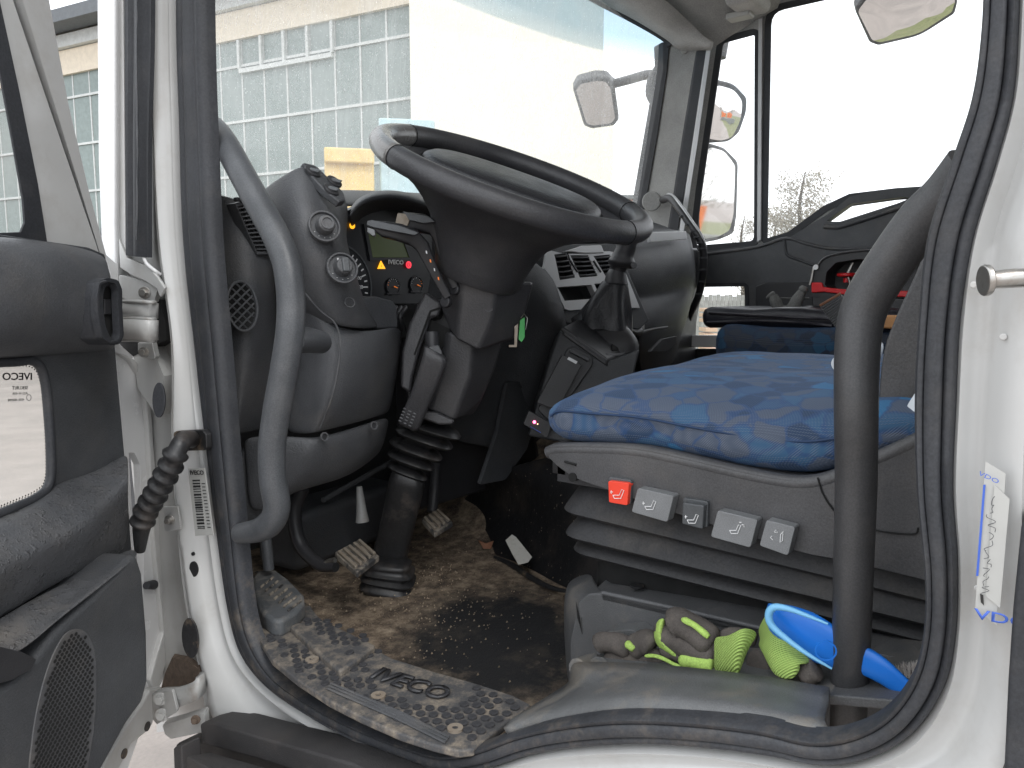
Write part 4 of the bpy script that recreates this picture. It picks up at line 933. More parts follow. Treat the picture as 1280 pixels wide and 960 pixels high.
for i in range(-30, 50):
    for j in range(-14, 14):
        p = V((w0.x+j*.0155+(i % 2)*.0077, w0.y+i*.0132, ZT))
        px, py = proj(p); on = inpoly(px, py, zone) and not inpoly(px, py, letter_box)
        z = ZT
        if inpoly(px, py, blockz): on = True; z = ZT+.009
        if on and random.random() < .93:
            c = V((p.x, p.y, z-.0005))
            if sm is None:
                so = disc('stud', V((0, 0, 0)), (0, 0, 1), .0055, .0026, 'wheel_plastic', None, 14, 0); sm = so.data; bpy.data.objects.remove(so)
            o = bpy.data.objects.new('stud', sm); COL.objects.link(o); attach(o, tread); o.location = c
for px, py in ((390, 826), (473, 871), (569, 912)):
    ringo('fixing_rivet', PZ(px, py, ZT), (0, 0, 1), .009, .0035, .003, 'pedal_metal', tread, 20)
for k in (0, 1, 2): plate('drip_line', pz([(408+k*2, 862-k*3.2), (411+k*2, 861-k*3.2), (500+k*2, 898-k*3.2), (558+k*2, 928-k*3.2), (556+k*2, 930-k*3.2), (497+k*2, 901-k*3.2)], ZT+.001), V((0, 0, .002)), 'plastic_mid', tread, bevel=.0005)
tl, tr_ = PZ(466, 842, ZT+.001), PZ(562, 872, ZT+.001)
rgt = (tr_-tl); tu = WZ.cross(rgt)
text('lettering', 'IVECO', (tl+tr_)/2+V((0, 0, .001)), rgt, tu, .040, 'plastic_black', tread, ext=.0022, bold=.022, sx=1.0)
# sill scuff to the left under the foot rest
plate('sill_cover', pz([(308, 720), (322, 712), (360, 740), (390, 757), (372, 758), (330, 764), (318, 768), (310, 745)], 1.155), V((0, 0, -.02)), 'rubber_dirty', cab, bevel=.003)

# loose bits on the floor
pl = plate('paper_scrap', [PZ(a, b2, z) for a, b2, z in [(632, 676, 1.13), (640, 669, 1.132), (645, 672, 1.135), (665, 697, 1.115), (660, 703, 1.112), (648, 706, 1.105), (640, 692, 1.118)]], V((0, 0, .0015)), 'paper'); tag(pl, 'crumpled white paper scrap lying on the black floor rubber', 'paper')
pl = plate('dry_leaf', [PZ(a, b2, z) for a, b2, z in [(598, 676, 1.10), (608, 680, 1.105), (617, 677, 1.10), (614, 686, 1.09), (604, 686, 1.092)]], V((0, 0, .002)), 'leaf_dry'); tag(pl, 'small brown dry leaf on the floor left of the paper scrap', 'leaf')
VS = []; FS = []
for _ in range(650):
    px, py = random.gauss(530, 80), random.gauss(745, 45)
    if not (380 < px < 720 and 680 < py < 860): continue
    c = PZ(px, py, ZF+.003+random.uniform(0, .004)); s = random.uniform(.0008, .0028); b0 = len(VS)
    VS += [c+V((s, 0, 0)), c+V((0, s, 0)), c+V((-s, 0, s*.4)), c+V((0, 0, s*1.6))]; FS += [(b0, b0+1, b0+3), (b0+1, b0+2, b0+3), (b0+2, b0, b0+3)]
o = obj('sand_crumbs', VS, FS, plain('crumb', (.34, .27, .19), .9, var=.4)); tag(o, kind='stuff')

# ================================================================== PEDALS
ft = empty('foot_rest', PZ(345, 745, 1.16), 'worn grey rubber foot rest pad at the left end of the sill', 'foot rest')
fp = [(315, 722), (322, 712), (345, 711), (360, 722), (380, 742), (381, 752), (370, 765), (352, 775), (340, 774), (328, 765), (318, 748)]
zf = 1.19
plate('pad', pz(fp, zf), V((.0, .0, -.028)), 'footrest', ft, bevel=.007, bseg=3)
for r in range(7):
    for c in range(3):
        t, s = (r+.5)/7, (c+.5)/3
        px = 322+t*40+s*18; py = 728+t*34-(s-.3)*14
        rbox('grip', PZ(px, py, zf+.001), (PZ(px+10, py+8.5, zf)-PZ(px, py, zf), PZ(px+10, py-9, zf)-PZ(px, py, zf), WZ), (.0065, .014, .003), 'pedal_rubber', ft, .001, 1)
def pedal(name, quad, z, label, nb, grp):
    r = empty(name, PZ(sum(q[0] for q in quad)/4, sum(q[1] for q in quad)/4, z), label, 'pedal', grp)
    q3 = [PZ(a, b2, z) for a, b2 in quad]; q3[0].z += .0
    tilt = [V((0, 0, .0)), V((0, 0, .003)), V((0, 0, .0)), V((0, 0, -.003))]
    q3 = [a+t for a, t in zip(q3, tilt)]
    n3 = (q3[1]-q3[0]).cross(q3[2]-q3[0]).normalized()
    if n3.z < 0: n3 = -n3
    plate('base', q3, -n3*.012, 'pedal_rubber', r, bevel=.003)
    for k in range(nb):
        t0, t1 = (k+.18)/nb, (k+.68)/nb
        a0 = q3[0].lerp(q3[1], t0); a1 = q3[0].lerp(q3[1], t1); b0 = q3[3].lerp(q3[2], t0); b1 = q3[3].lerp(q3[2], t1)
        e = .1
        plate('grip_bar', [a0.lerp(b0, e)-n3*.001, a1.lerp(b1, e)-n3*.001, b1.lerp(a1, e)-n3*.001, b0.lerp(a0, e)-n3*.001], n3*.006, 'pedal_metal', r, bevel=.0015)
    return r
p = pedal('clutch_pedal', [(418, 690), (450, 675), (474, 694), (446, 713)], 1.2, 'clutch pedal with worn ribbed grips left of the column boot', 5, 'pedals')
tube('lever', crom([PX(378, 610, .28), PX(368, 640, .27), PX(375, 680, .27), PX(398, 705, .27), PX(420, 709, .275)], 6), [.014, .014, .013, .012, .009], 'plastic_black', p, 10)
tube('pivot_pin', crom([PX(398, 712, .27), PX(410, 702, .272), PX(419, 700, .275)], 4), .005, 'steel', p, 8)
p = pedal('brake_pedal', [(527, 648), (548, 637), (566, 652), (543, 664)], 1.2, 'brake pedal with worn ribbed grips behind the steering column boot', 4, 'pedals')
tube('lever', crom([PX(545, 580, .62), PX(543, 610, .6), PX(540, 640, .58)], 4), .012, 'plastic_black', p, 10)
tube('floor_stay', [PX(449, 608, .42), PX(452, 640, .42), PX(453, 652, .42)], [.006, .011, .014], 'hinge_grey', cab, 10)
tube('cable_conduit', crom([PX(332, 672, .12), PX(334, 690, .12), PX(336, 712, .12)], 4), .009, 'handle_grey', cab, 10)
tube('wire_loom', crom([PX(430, 640, .5), PX(400, 655, .45), PX(372, 660, .35)], 5), .012, 'plastic_black', cab, 8)
# stepped wheel well piece behind the clutch
rbox('floor_duct', PZ(420, 650, 1.16), (V((1, .1, 0)), V((-.1, 1, 0)), WZ), (.34, .12, .12), 'dash_dark', cab, .02)

# ================================================================== DASHBOARD
dash = empty('dashboard', (1.0, 1.1, 1.7), 'dark grey truck dashboard with gauges, switch pod, round knobs and air vents', 'dashboard')
def G(rows): return [[PY(*p) for p in r] for r in rows]
patch('end_panel', G([
    [(258, 238, .99), (272, 239, .985), (292, 244, .965), (312, 252, .96), (340, 262, .97)],
    [(258, 300, .985), (276, 300, .97), (300, 305, .945), (320, 322, .93), (345, 330, .94)],
    [(262, 380, .985), (280, 380, .965), (305, 385, .94), (323, 392, .93), (350, 395, .97)],
    [(270, 470, .985), (286, 470, .965), (304, 470, .945), (314, 470, .94), (350, 470, 1.0)],
    [(284, 546, .985), (290, 547, .96), (293, 547, .955), (298, 547, .955), (350, 538, 1.02)]]), 'dash_grey', dash, 2, .01)
# vents on the end panel
vn = (V((-.15, -1, .12))).normalized()
def vent(name, quad, y, nb, vert=False, frame='dash_dark', nv=2):
    q = [PY(a, b2, y) for a, b2 in quad]
    r = plate(name, q, V((0, .025, 0)), frame, dash, holes=[[sum(q, V())/4+(p-sum(q, V())/4)*.86 for p in q]], bevel=.002)
    c = sum(q, V())/4; i4 = [c+(p-c)*.86 for p in q]
    plate('vent_back', [p+V((0, .022, 0)) for p in i4], V((0, .003, 0)), 'dark_hole', r)
    for k in range(nb):
        t = (k+.5)/nb
        a = i4[0].lerp(i4[3], t); b2 = i4[1].lerp(i4[2], t); dv = (i4[3]-i4[0])/nb
        plate('vane', [a-dv*.18, b2-dv*.18, b2+dv*.12, a+dv*.12], V((0, .02, 0))+WZ*.004, 'dash_grey', r, bevel=.0008)
    for k in range(nv):
        t = (k+1)/(nv+1); a = i4[0].lerp(i4[1], t); b2 = i4[3].lerp(i4[2], t)
        tube('divider', [a+V((0, .009, 0)), b2+V((0, .009, 0))], .0012, 'dash_dark', r, 6)
    return r
vent('side_vent', [(294, 254), (312, 250), (341, 319), (322, 319)], .935, 11, nv=2)
rbox('vent_wheel', PY(303, 250, .935), AX, (.025, .01, .006), 'plastic_black', dash, .002)
# oval defroster vent
oc = PY(301.5, 383, .925)
ov = ringo('oval_vent', oc, vn, .0245, .021, .006, 'dash_grey', dash, 30, asp=1.55, bevel=.0008)
disc('vent_back', oc-vn*.004, vn, .022, .002, 'dark_hole', ov, 28, ry=.035)
for k in range(-4, 5):
    for s in (1, -1):
        a0 = V((math.cos(.7)*s, 0, math.sin(.7))); p0 = V((k*.0085*math.sin(.7)*s, 0, -k*.0085))
        # clip each bar to the ellipse
        ts = [t*.002 for t in range(-30, 31) if ((p0.x+a0.x*t*.002)/.0215)**2+((p0.z+a0.z*t*.002)/.035)**2 < 1]
        if len(ts) > 2: tube('grille_bar', [oc+p0+a0*ts[0]+vn*.002, oc+p0+a0*ts[-1]+vn*.002], .0014, 'dash_grey', ov, 5)
# switch pod (left of the cluster)
pod = patch('switch_pod', G([
    [(318, 246, 1.02), (330, 232, .95), (354, 215, .90), (378, 202, .875), (399, 207, .89), (432, 240, .93), (436, 254, .97)],
    [(326, 262, .98), (340, 250, .90), (366, 240, .86), (388, 236, .85), (410, 246, .86), (430, 262, .90), (438, 278, .97)],
    [(336, 300, .96), (352, 296, .88), (370, 286, .835), (392, 276, .82), (412, 278, .83), (428, 292, .86), (432, 300, .96)],
    [(350, 345, .94), (368, 345, .87), (388, 338, .83), (406, 330, .815), (425, 328, .82), (440, 335, .85), (448, 345, .96)],
    [(366, 380, .94), (384, 384, .88), (404, 380, .84), (424, 374, .825), (441, 372, .83), (452, 378, .86), (458, 384, .96)],
    [(382, 396, .94), (398, 402, .89), (416, 408, .85), (432, 411, .84), (452, 412, .84), (474, 410, .88), (478, 408, .96)]]), 'dash_grey', dash, 2, .008)
pn = V((-.34, -.9, .28)).normalized()
# top switch cluster
tn = V((.08, -.7, .7)).normalized()
o_ = PY(403, 228, .862)
tpx = lambda pts, off: [PP(a, b2, o_+tn*off, tn) for a, b2 in pts]
plate('switch_plate', tpx(rnd([(377, 202), (395, 206), (430, 240), (433, 250), (425, 252), (407, 238), (390, 220)], .25), .004), -tn*.012, 'dash_dark', dash, bevel=.003)
for c, nm in (((391, 214), 'push_button'), ((418, 227), 'push_button'), ((414, 237), 'push_button')):
    p = PP(c[0], c[1], o_+tn*.005, tn)
    b_ = disc(nm, p-tn*.003, tn, .0125, .005, 'plastic_black', dash, 24, .001)
    rbox('rocker', p+tn*.0025, (V((.5, -.6, -.2)), tn.cross(V((.5, -.6, -.2))), tn), (.019, .010, .004), 'button_dark', b_, .0018)
def knob(px, py, y, r, kind):
    p = PY(px, py, y)
    k = ringo('bezel', p, pn, r, r*.86, .006, 'dash_grey', dash, 32, bevel=.0012)
    disc('dial_face', p, pn, r*.86, .002, 'dash_dark', k, 32)
    disc('knob', p, pn, r*.52, .018, 'dash_grey', k, 28, .003, bot=1.1)
    s = pn.cross(WZ).normalized()
    if kind: rbox('pointer', p+pn*.019, (s, s.cross(pn), pn), (r*.45, r*.9, .006), 'button_dark', k, .002)
    else: ringo('knob_ring', p+pn*.018, pn, r*.42, r*.3, .002, 'plastic_mid', k, 26, bevel=.0006)
    for q in range(5):
        an = .5+q*.5; c = p+pn*.0025+(s*math.cos(an)+s.cross(pn)*-1*math.sin(an))*r*.72
        rbox('dial_mark', c, (s, s.cross(pn), pn), (.0018, .0006, .0004), 'mark_white', k, .0001, 1)
    return k
knob(404.5, 284, .815, .0235, 0); knob(427, 336, .808, .0235, 1)
ringo('blank_ring', PY(437, 378, .823), pn, .0082, .0070, .0015, 'dash_dark', dash, 22)
text('dial_label', 'P', PY(422, 325, .804)+pn*.002, V((.9, -.35, 0)), WZ, .006, 'mark_white', dash)
# lower dash body under the pod
patch('lower_dash', G([
    [(372, 372, .95), (384, 385, .90), (404, 398, .875), (422, 408, .86), (450, 412, .86), (474, 411, .87), (497, 406, .90), (502, 412, .97)],
    [(376, 400, .95), (392, 405, .89), (412, 414, .865), (430, 420, .85), (455, 420, .85), (478, 418, .86), (500, 415, .89), (504, 422, .97)],
    [(372, 450, .95), (390, 455, .90), (412, 455, .865), (428, 455, .85), (452, 454, .85), (476, 452, .86), (498, 448, .89), (502, 450, .97)],
    [(362, 500, .96), (382, 505, .92), (402, 508, .88), (416, 508, .865), (445, 503, .865), (472, 495, .875), (490, 488, .90), (494, 488, .97)],
    [(350, 540, .98), (368, 544, .94), (386, 544, .91), (398, 543, .895), (430, 536, .895), (460, 528, .905), (484, 519, .92), (488, 518, .98)]]), 'dash_grey', dash, 2, .01)
tube('dash_seam', crom([PY(a, b2, y) for a, b2, y in [(378, 362, .87), (400, 388, .858), (418, 403, .847), (425, 425, .843), (423, 460, .843), (414, 500, .858), (400, 536, .886)]], 6), .0018, 'plastic_mid', dash, 6)
# knee bolster
kb = patch('knee_panel', G([
    [(300, 546, .99), (340, 545, .955), (375, 545, .93), (392, 547, .91), (440, 536, .905), (485, 521, .925), (488, 524, .98)],
    [(304, 566, .99), (342, 566, .955), (372, 562, .93), (388, 562, .905), (438, 550, .90), (482, 534, .92), (486, 538, .98)],
    [(308, 610, .99), (340, 612, .97), (362, 608, .955), (384, 596, .93), (432, 586, .92), (474, 562, .93), (480, 560, .99)],
    [(312, 645, 1.0), (336, 640, .99), (356, 624, .98), (380, 614, .97), (430, 602, .96), (458, 584, .965), (476, 566, 1.0)]]), 'dash_grey', dash, 2, .01)
for px, py in ((405, 546), (467, 532)):
    w = ringo('screw_cup', PY(px, py, .898), (-.1, -1, .2), .0075, .005, .003, 'dash_grey', kb, 20, bevel=.0006); disc('screw', PY(px, py, .899), (-.1, -1, .2), .0045, .001, 'plastic_black', kb, 16)
patch('footwell_panel', G([[(292, 548, 1.0), (345, 546, .985), (350, 600, .99)], [(300, 620, 1.0), (330, 625, 1.0), (350, 640, 1.0)], [(308, 672, 1.02), (322, 672, 1.02), (345, 672, 1.03)]]), 'dash_dark', dash, 1, .01)
tube('trim_bracket', [PX(404, 625, .35), PX(430, 610, .42), PX(470, 588, .5), PX(500, 572, .6)], .006, 'dash_dark', dash, 6)
# top of the dash, reaching across the cab
cowl = [V((.06, .98, 1.80)), V((.12, .93, 1.85))]
patch('dash_top', [
    [PY(300, 236, 1.10), PY(340, 236, 1.22), PY(430, 238, 1.28), PY(540, 240, 1.36), PY(640, 250, 1.40), PY(740, 265, 1.38), PY(815, 272, 1.25)],
    [PY(300, 240, 1.02), PY(340, 240, 1.10), PY(430, 234, 1.16), PY(530, 240, 1.22), PY(640, 262, 1.22), PY(740, 275, 1.18), PY(852, 288, 1.1)],
    [PY(310, 262, 1.0), PY(350, 262, 1.05), PY(436, 250, 1.06), PY(540, 262, 1.08), PY(640, 290, 1.08), PY(745, 292, 1.05), PY(856, 292, 1.0)]], 'dash_dark', dash, 2, .012)
# instrument hood and recess
YC = 1.0
hood = [(437, 262), (445, 250), (460, 242), (480, 238), (505, 240), (530, 248), (552, 258), (560, 262)]
patch('cluster_hood', [
    [PY(a, b2-2, 1.04) for a, b2 in hood],
    [PY(a, b2, .945) for a, b2 in hood],
    [PY(a+1, b2+9, .935) for a, b2 in hood],
    [PY(a+2, b2+16, .96) for a, b2 in hood],
    [PY(a+4, b2+26, 1.005) for a, b2 in hood]], 'dash_dark', dash, 2, .006)
cl = plate('instrument_cluster', py_([(424, 268), (450, 256), (500, 252), (570, 270), (572, 385), (480, 388), (436, 388), (424, 330)], YC), V((0, .02, 0)), 'gauge_black', dash, bevel=.002)
plate('lower_cluster_trim', py_([(448, 372), (470, 370), (492, 376), (497, 384), (498, 410), (470, 412), (452, 412)], YC-.09), V((0, .06, 0)), 'dash_grey', dash, bevel=.004)
rbox('column_opening', PY(520, 400, YC+.01), AX, (.16, .02, .07), 'dark_hole', dash, .002)
for k in range(3): tube('coil', crom([PY(494+k*6, 384, YC-.03), PY(488+k*6, 396, YC-.04), PY(492+k*6, 412, YC-.03)], 4), .006, 'plastic_black', dash, 8)
plate('ashtray_gap', py_([(489, 382), (525, 379), (525, 384), (490, 388)], YC-.034), V((0, .003, 0)), 'dark_hole', dash)
def gauge(px, py, r, a0, a1, n, nums=None, mat='mark_white', arc=True, ns=.007, orange=()):
    c = PY(px, py, YC-.001)
    g_ = disc('gauge_face', c, (0, -1, 0), r, .0015, 'gauge_black', cl, 40)
    ringo('gauge_rim', c+V((0, -.001, 0)), (0, -1, 0), r*1.02, r*.985, .002, 'button_dark', g_, 40)
    for i in range(n):
        an = math.radians(a0+(a1-a0)*i/(n-1)); dr = V((math.cos(an), 0, math.sin(an))); sd_ = V((-dr.z, 0, dr.x)); L_ = r*(.16 if i % 2 == 0 else .09)
        rbox('tick', c+V((0, -.002, 0))+dr*(r*.9-L_/2), (dr, sd_, WY), (L_, r*.028+.0003, .0004), 'mark_orange' if i in orange else mat, g_, 0.00005, 1)
        if nums and i % 2 == 0 and i//2 < len(nums):
            text('number', nums[i//2], c+V((0, -.0022, 0))+dr*r*.66, WX, WZ, ns, mat, g_, bold=.02)
    return g_, c
g1, c1 = gauge(421, 360, .078, 150, -35, 21, ['0', '20', '40', '60', '70', '80', '90', '100', '120', '130', '140'], ns=.009)
tube('needle', [c1+V((-.01, -.004, -.004)), c1+V((.0, -.004, .0)), c1+V((-.045, -.004, .01))], [.003, .002, .0006], 'mark_orange', g1, 6)
text('unit', 'km/h', c1+V((.02, -.0022, -.012)), WX, WZ, .006, 'mark_orange', g1)
g2, c2_ = gauge(491, 358, .0165, 170, 10, 9, orange=(0, 1)); g3, c3 = gauge(520, 356, .0165, 170, 10, 9, orange=(7, 8))
for gg, cc in ((g2, c2_), (g3, c3)):
    tube('needle', [cc+V((0, -.004, 0)), cc+V((.009, -.004, -.003))], [.0012, .0005], 'mark_orange', gg, 6)
    rbox('plinth', cc+V((0, -.002, -.014)), AX, (.034, .003, .004), 'gauge_black', gg, .001)
plate('display', py_([(459, 284), (500, 290), (512, 322), (466, 322)], YC-.002), V((0, .003, 0)), 'lcd_green', cl, bevel=.0008)
plate('display_frame', py_([(455, 280), (503, 286), (516, 325), (463, 326)], YC-.0035), V((0, .003, 0)), 'gauge_black', cl, holes=[py_([(459, 284), (500, 290), (512, 322), (466, 322)], YC-.0035)])
text('lettering', 'IVECO', PY(495, 328, YC-.0065), WX, WZ, .0115, 'mark_white', cl, bold=.03, sx=1.2)
disc('warning_lamp', PY(440, 282, YC-.003), (0, -1, 0), .0058, .0015, 'lamp_amber', cl, 20)
plate('warning_lamp', py_([(476.5, 326), (482, 336), (472.5, 336)], YC-.0035), V((0, .002, 0)), 'lamp_amber', cl)
disc('warning_lamp', PY(510.5, 331, YC-.003), (0, -1, 0), .0068, .0015, 'lamp_red', cl, 20)
ringo('lamp_symbol', PY(510.5, 331, YC-.0047), (0, -1, 0), .0036, .0028, .0005, 'mark_black', cl, 16)
rbox('lamp_symbol', PY(477, 332.5, YC-.0042), AX, (.0008, .0006, .0035), 'mark_black', cl, .0001, 1)
# grey mass behind the column and centre section
patch('centre_side', [
    [PY(535, 262, 1.0), PY(560, 270, .98), PY(640, 300, .98), PY(690, 340, .93), PY(694, 348, .95)],
    [PY(540, 330, 1.0), PY(580, 330, .97), PY(650, 340, .95), PY(700, 400, .90), PY(712, 400, .95)],
    [PY(520, 400, 1.0), PY(580, 400, .98), PY(660, 385, .96), PY(690, 440, .92), PY(712, 430, .95)],
    [PY(530, 470, 1.02), PY(600, 470, 1.0), PY(640, 475, .98), PY(668, 480, .95), PY(700, 470, .97)],
    [PY(560, 560, 1.06), PY(600, 560, 1.04), PY(630, 570, 1.02), PY(640, 575, 1.0), PY(660, 570, 1.0)]], 'dash_dark', dash, 2, .01)
patch('footwell_back', [
    [PY(560, 470, 1.08), PY(620, 470, 1.05), PY(668, 475, .98), PY(672, 480, 1.0)],
    [PY(555, 560, 1.12), PY(600, 560, 1.1), PY(640, 545, 1.05), PY(660, 530, 1.02)],
    [PY(560, 620, 1.16), PY(600, 612, 1.15), PY(640, 602, 1.1), PY(690, 590, 1.05)]], 'plastic_black', dash, 1, .01)
plate('service_cover', py_(rnd([(634, 478), (672, 476), (675, 486), (660, 560), (632, 600), (600, 606), (622, 540)], .1), .972), V((0, .01, 0)), 'dash_dark', dash, bevel=.003)
disc('screw', PY(652, 482, .972), (0, -1, 0), .006, .001, 'plastic_black', dash)
# silver centre panel with three vents and two pockets
YS = .93
sn = V((-.25, -.95, .15)).normalized(); so_ = PY(740, 350, YS)
sp_ = lambda pts, off=0: [PP(a, b2, so_+sn*off, sn) for a, b2 in pts]
holes = [[(693, 318), (708, 316), (719, 347), (700, 350)], [(713, 319), (735, 319), (747, 345), (725, 347)], [(742, 320), (762, 318), (771, 342), (757, 345)],
         [(697, 359), (739, 356), (747, 373), (706, 376)], [(743, 355), (770, 352), (778, 368), (751, 372)]]
outl = [(684, 312), (700, 316), (762, 314), (772, 316), (790, 360), (800, 385), (760, 384), (712, 388), (706, 386), (688, 345), (680, 336)]
plate('centre_panel', sp_(outl), -sn*.018, 'silver_trim', dash, holes=[sp_(h) for h in holes], bevel=.0025)
plate('centre_surround', sp_([(672, 318), (684, 306), (770, 304), (812, 400), (800, 412), (708, 404), (696, 388)], -.008), -sn*.03, 'dash_dark', dash, holes=[sp_([(686, 318), (764, 316), (790, 376), (706, 384), (690, 350)], -.008)], bevel=.004)
plate('top_tray', sp_([(706, 314), (728, 307), (752, 306), (756, 316), (732, 317)], .004), -sn*.02, 'silver_trim', dash, bevel=.003)
for h in holes[:3]:
    hq = sp_(h, -.002); c = sum(hq, V())/4
    v_ = plate('air_vent', hq, -sn*.03, 'plastic_black', dash, holes=[[c+(p-c)*.9 for p in hq]], bevel=.001)
    plate('vent_back', [p-sn*.028 for p in hq], -sn*.002, 'dark_hole', v_)
    for k in range(5):
        t = (k+.5)/5; a = hq[0].lerp(hq[3], t); b2 = hq[1].lerp(hq[2], t); mid = (a+b2)/2-WZ*.0015+sn*.004
        w0_ = tube('vane', crom([a, mid, b2], 4), .0024, 'dash_grey', v_, 6)
for h in holes[3:]:
    hq = sp_(h, -.001); c = sum(hq, V())/4
    pk = plate('storage_pocket', [p-sn*.045 for p in hq], -sn*.002, 'plastic_black', dash)
    loft('pocket_wall', [hq, [p-sn*.045 for p in hq]], 'dash_dark', pk, caps=False)
for a, b2 in (((713, 326), (722, 340)), ((742, 326), (751, 340))): tube('vent_thumbwheel', sp_([a, b2], .001), .003, 'plastic_black', dash, 6)
# passenger side of the dash
rbox('dash_core', V((1.27, 1.12, 1.50)), AX, (1.42, .06, .64), 'plastic_black', dash, .01)
patch('passenger_dash', [
    [PY(752, 285, 1.08), PY(800, 282, 1.05), PY(840, 284, 1.02), PY(858, 288, 1.02), PY(862, 292, 1.1)],
    [PY(760, 300, 1.0), PY(800, 300, .98), PY(840, 298, .98), PY(861, 296, .98), PY(866, 300, 1.08)],
    [PY(785, 350, .97), PY(815, 345, .95), PY(845, 340, .95), PY(868, 336, .96), PY(872, 338, 1.06)],
    [PY(790, 372, .99), PY(820, 370, .985), PY(850, 362, .985), PY(868, 358, .99), PY(871, 360, 1.08)],
    [PY(795, 376, .985), PY(822, 374, .975), PY(852, 366, .975), PY(866, 364, .98), PY(868, 366, 1.08)],
    [PY(800, 410, .96), PY(825, 405, .95), PY(845, 400, .96), PY(858, 398, .98), PY(860, 400, 1.08)],
    [PY(800, 440, .98), PY(820, 440, .98), PY(835, 435, 1.0), PY(848, 425, 1.02), PY(850, 425, 1.1)],
    [PY(800, 470, 1.02), PY(818, 470, 1.02), PY(830, 465, 1.05), PY(842, 455, 1.08), PY(845, 455, 1.14)]], 'dash_grey', dash, 2, .01)
plate('label_strip', py_([(812, 290), (858, 289), (859, 299), (813, 303)], .955), V((0, .01, 0)), 'silver_trim', dash, bevel=.002)
plate('dash_lower_bracket', py_([(812, 440), (828, 424), (846, 420), (846, 430), (834, 440)], .93), V((0, .01, 0)), 'plastic_mid', dash, bevel=.002)
tube('lever_bar', [PY(795, 418, .9), PY(815, 412, .9), PY(834, 409, .9)], [.008, .004, .004], 'plastic_mid', dash, 8)
tube('park_brake_lever', [PY(776, 408, .86), PY(793, 416, .88), PY(800, 414, .9)], [.008, .008, .01], 'plastic_black', dash, 8)
plate('ash_tray', py_([(786, 388), (800, 384), (806, 395), (806, 412), (800, 412), (798, 398)], .9), V((0, .03, 0)), 'silver_trim', dash, bevel=.002)
# grab strap at the passenger end of the dash
gr = empty('passenger_grab_handle', PX(870, 320, 1.95), 'thin curved grab handle on the far windscreen pillar beside the dash end', 'grab handle')
gp = crom([PX(828, 250, 1.93), PX(838, 248, 1.90), PX(850, 262, 1.86), PX(864, 282, 1.84), (PX(874, 297, 1.84)), PX(879, 312, 1.85), PX(879, 340, 1.87), PX(873, 370, 1.9), PX(860, 400, 1.93), PX(850, 440, 1.96)], 6)
tube('bar', gp, .013, 'plastic_black', gr, 10)
tube('top_rib', [p+V((-.004, -.006, .012)) for p in gp[3:34]], .005, 'silver_trim', gr, 6)
for p in gp[14:44:3]: rbox('rib', p-V((.006, 0, .006)), (RT, FH, WZ), (.022, .02, .006), 'dash_dark', gr, .001, 1)
disc('anchor_cover', PX(815, 252, 1.93), (-.9, -.3, 0), .035, .012, 'pillar_trim', gr, 20, .005)

# ================================================================== STEERING COLUMN
XC = .43
colm = empty('steering_column', PX(490, 735, XC), 'black steering column with two stalks, tilt lever, ribbed bellows and floor boot', 'steering column')
def facet(name, rows, mat):
    secs = []
    for (A_, B_, C_, D_), d in rows:
        q = [PD(*A_, d+.035), PD(*B_, d), PD(*C_, d), PD(*D_, d+.05)]
        q += [PD(*D_, d+.05)+FH*.09, PD(*A_, d+.035)+FH*.11]
        secs.append(q)
    return loft(name, secs, mat, colm, bevel=.007)
facet('upper_shroud', [(((553, 338), (580, 345), (622, 353), (667, 352)), 1.31), (((551, 384), (574, 389), (616, 395), (658, 386)), 1.33), (((562, 412), (570, 425), (598, 440), (642, 424)), 1.345)], 'wheel_plastic')
facet('lower_shroud', [(((548, 410), (562, 414), (592, 425), (630, 420)), 1.365), (((535, 455), (553, 462), (588, 470), (618, 462)), 1.375), (((522, 492), (541, 500), (574, 510), (602, 500)), 1.385), (((519, 506), (538, 514), (567, 527), (592, 518)), 1.39)], 'wheel_plastic')
plate('shroud_core', [PD(a, b2, 1.42) for a, b2 in [(520, 380), (560, 370), (600, 420), (560, 500), (510, 510), (506, 470)]], FW*.06, 'plastic_black', colm, bevel=.004)
# side plate and slot that hold the tilt lever
f0 = (PX(560, 440, XC)-CAM).dot(FW)
def pd2(pts, d): return [PD(a, b2, d) for a, b2 in pts]
plate('side_cheek', pd2([(531, 364), (552, 378), (551, 386), (548, 396), (538, 397), (534, 412), (524, 440), (516, 470), (513, 492), (500, 484), (502, 440), (511, 405)], 1.362), FW*.07, 'wheel_plastic', colm, bevel=.006, bseg=3)
plate('slot', pd2([(536, 398), (562, 411), (562, 426), (548, 440), (540, 470), (524, 500), (512, 492), (522, 440)], 1.376), FW*.004, 'dark_hole', colm)
plate('cheek_seam', pd2([(549, 384), (551, 386), (539, 390), (519, 444), (517, 443), (537, 388)], 1.3612), FW*.002, 'dark_hole', colm)
tl_ = pxloft('tilt_lever', [(531, 432, 553, 443), (529, 444, 558, 454), (519, 476, 547, 484), (509, 502, 535, 511), (500, 522, 525, 534), (499, 528, 519, 538)], 'wheel_plastic', colm, .8, 5, 20, .345, interp=3)
dl = (PX(540, 470, .345)-CAM).dot(FW)
for r in range(5):
    for c in range(3):
        px, py = 506+c*6.2-r*1.5, 511+c*3.0+r*3.8
        rbox('grip', PD(px, py, dl-.0115+.001*r), (PD(px+5, py+2.3, dl)-PD(px, py, dl), PD(px-1.5, py+4, dl)-PD(px, py, dl), -FW), (.0055, .002, .002), 'plastic_mid', tl_, .0005, 1)
plate('button', pd2(rnd([(536, 433), (548, 431), (553, 441), (549, 451), (540, 450)], .2), dl-.013), FW*.006, 'plastic_mid', tl_, bevel=.002)
tube('pivot', pd2([(540, 415), (541, 436)], dl+.01), [.012, .012], 'plastic_black', tl_, 12)
disc('screw_hole', PD(611, 384, 1.329), -FW+V((0, 0, .1)), .0065, .0012, 'dark_hole', colm, 18)
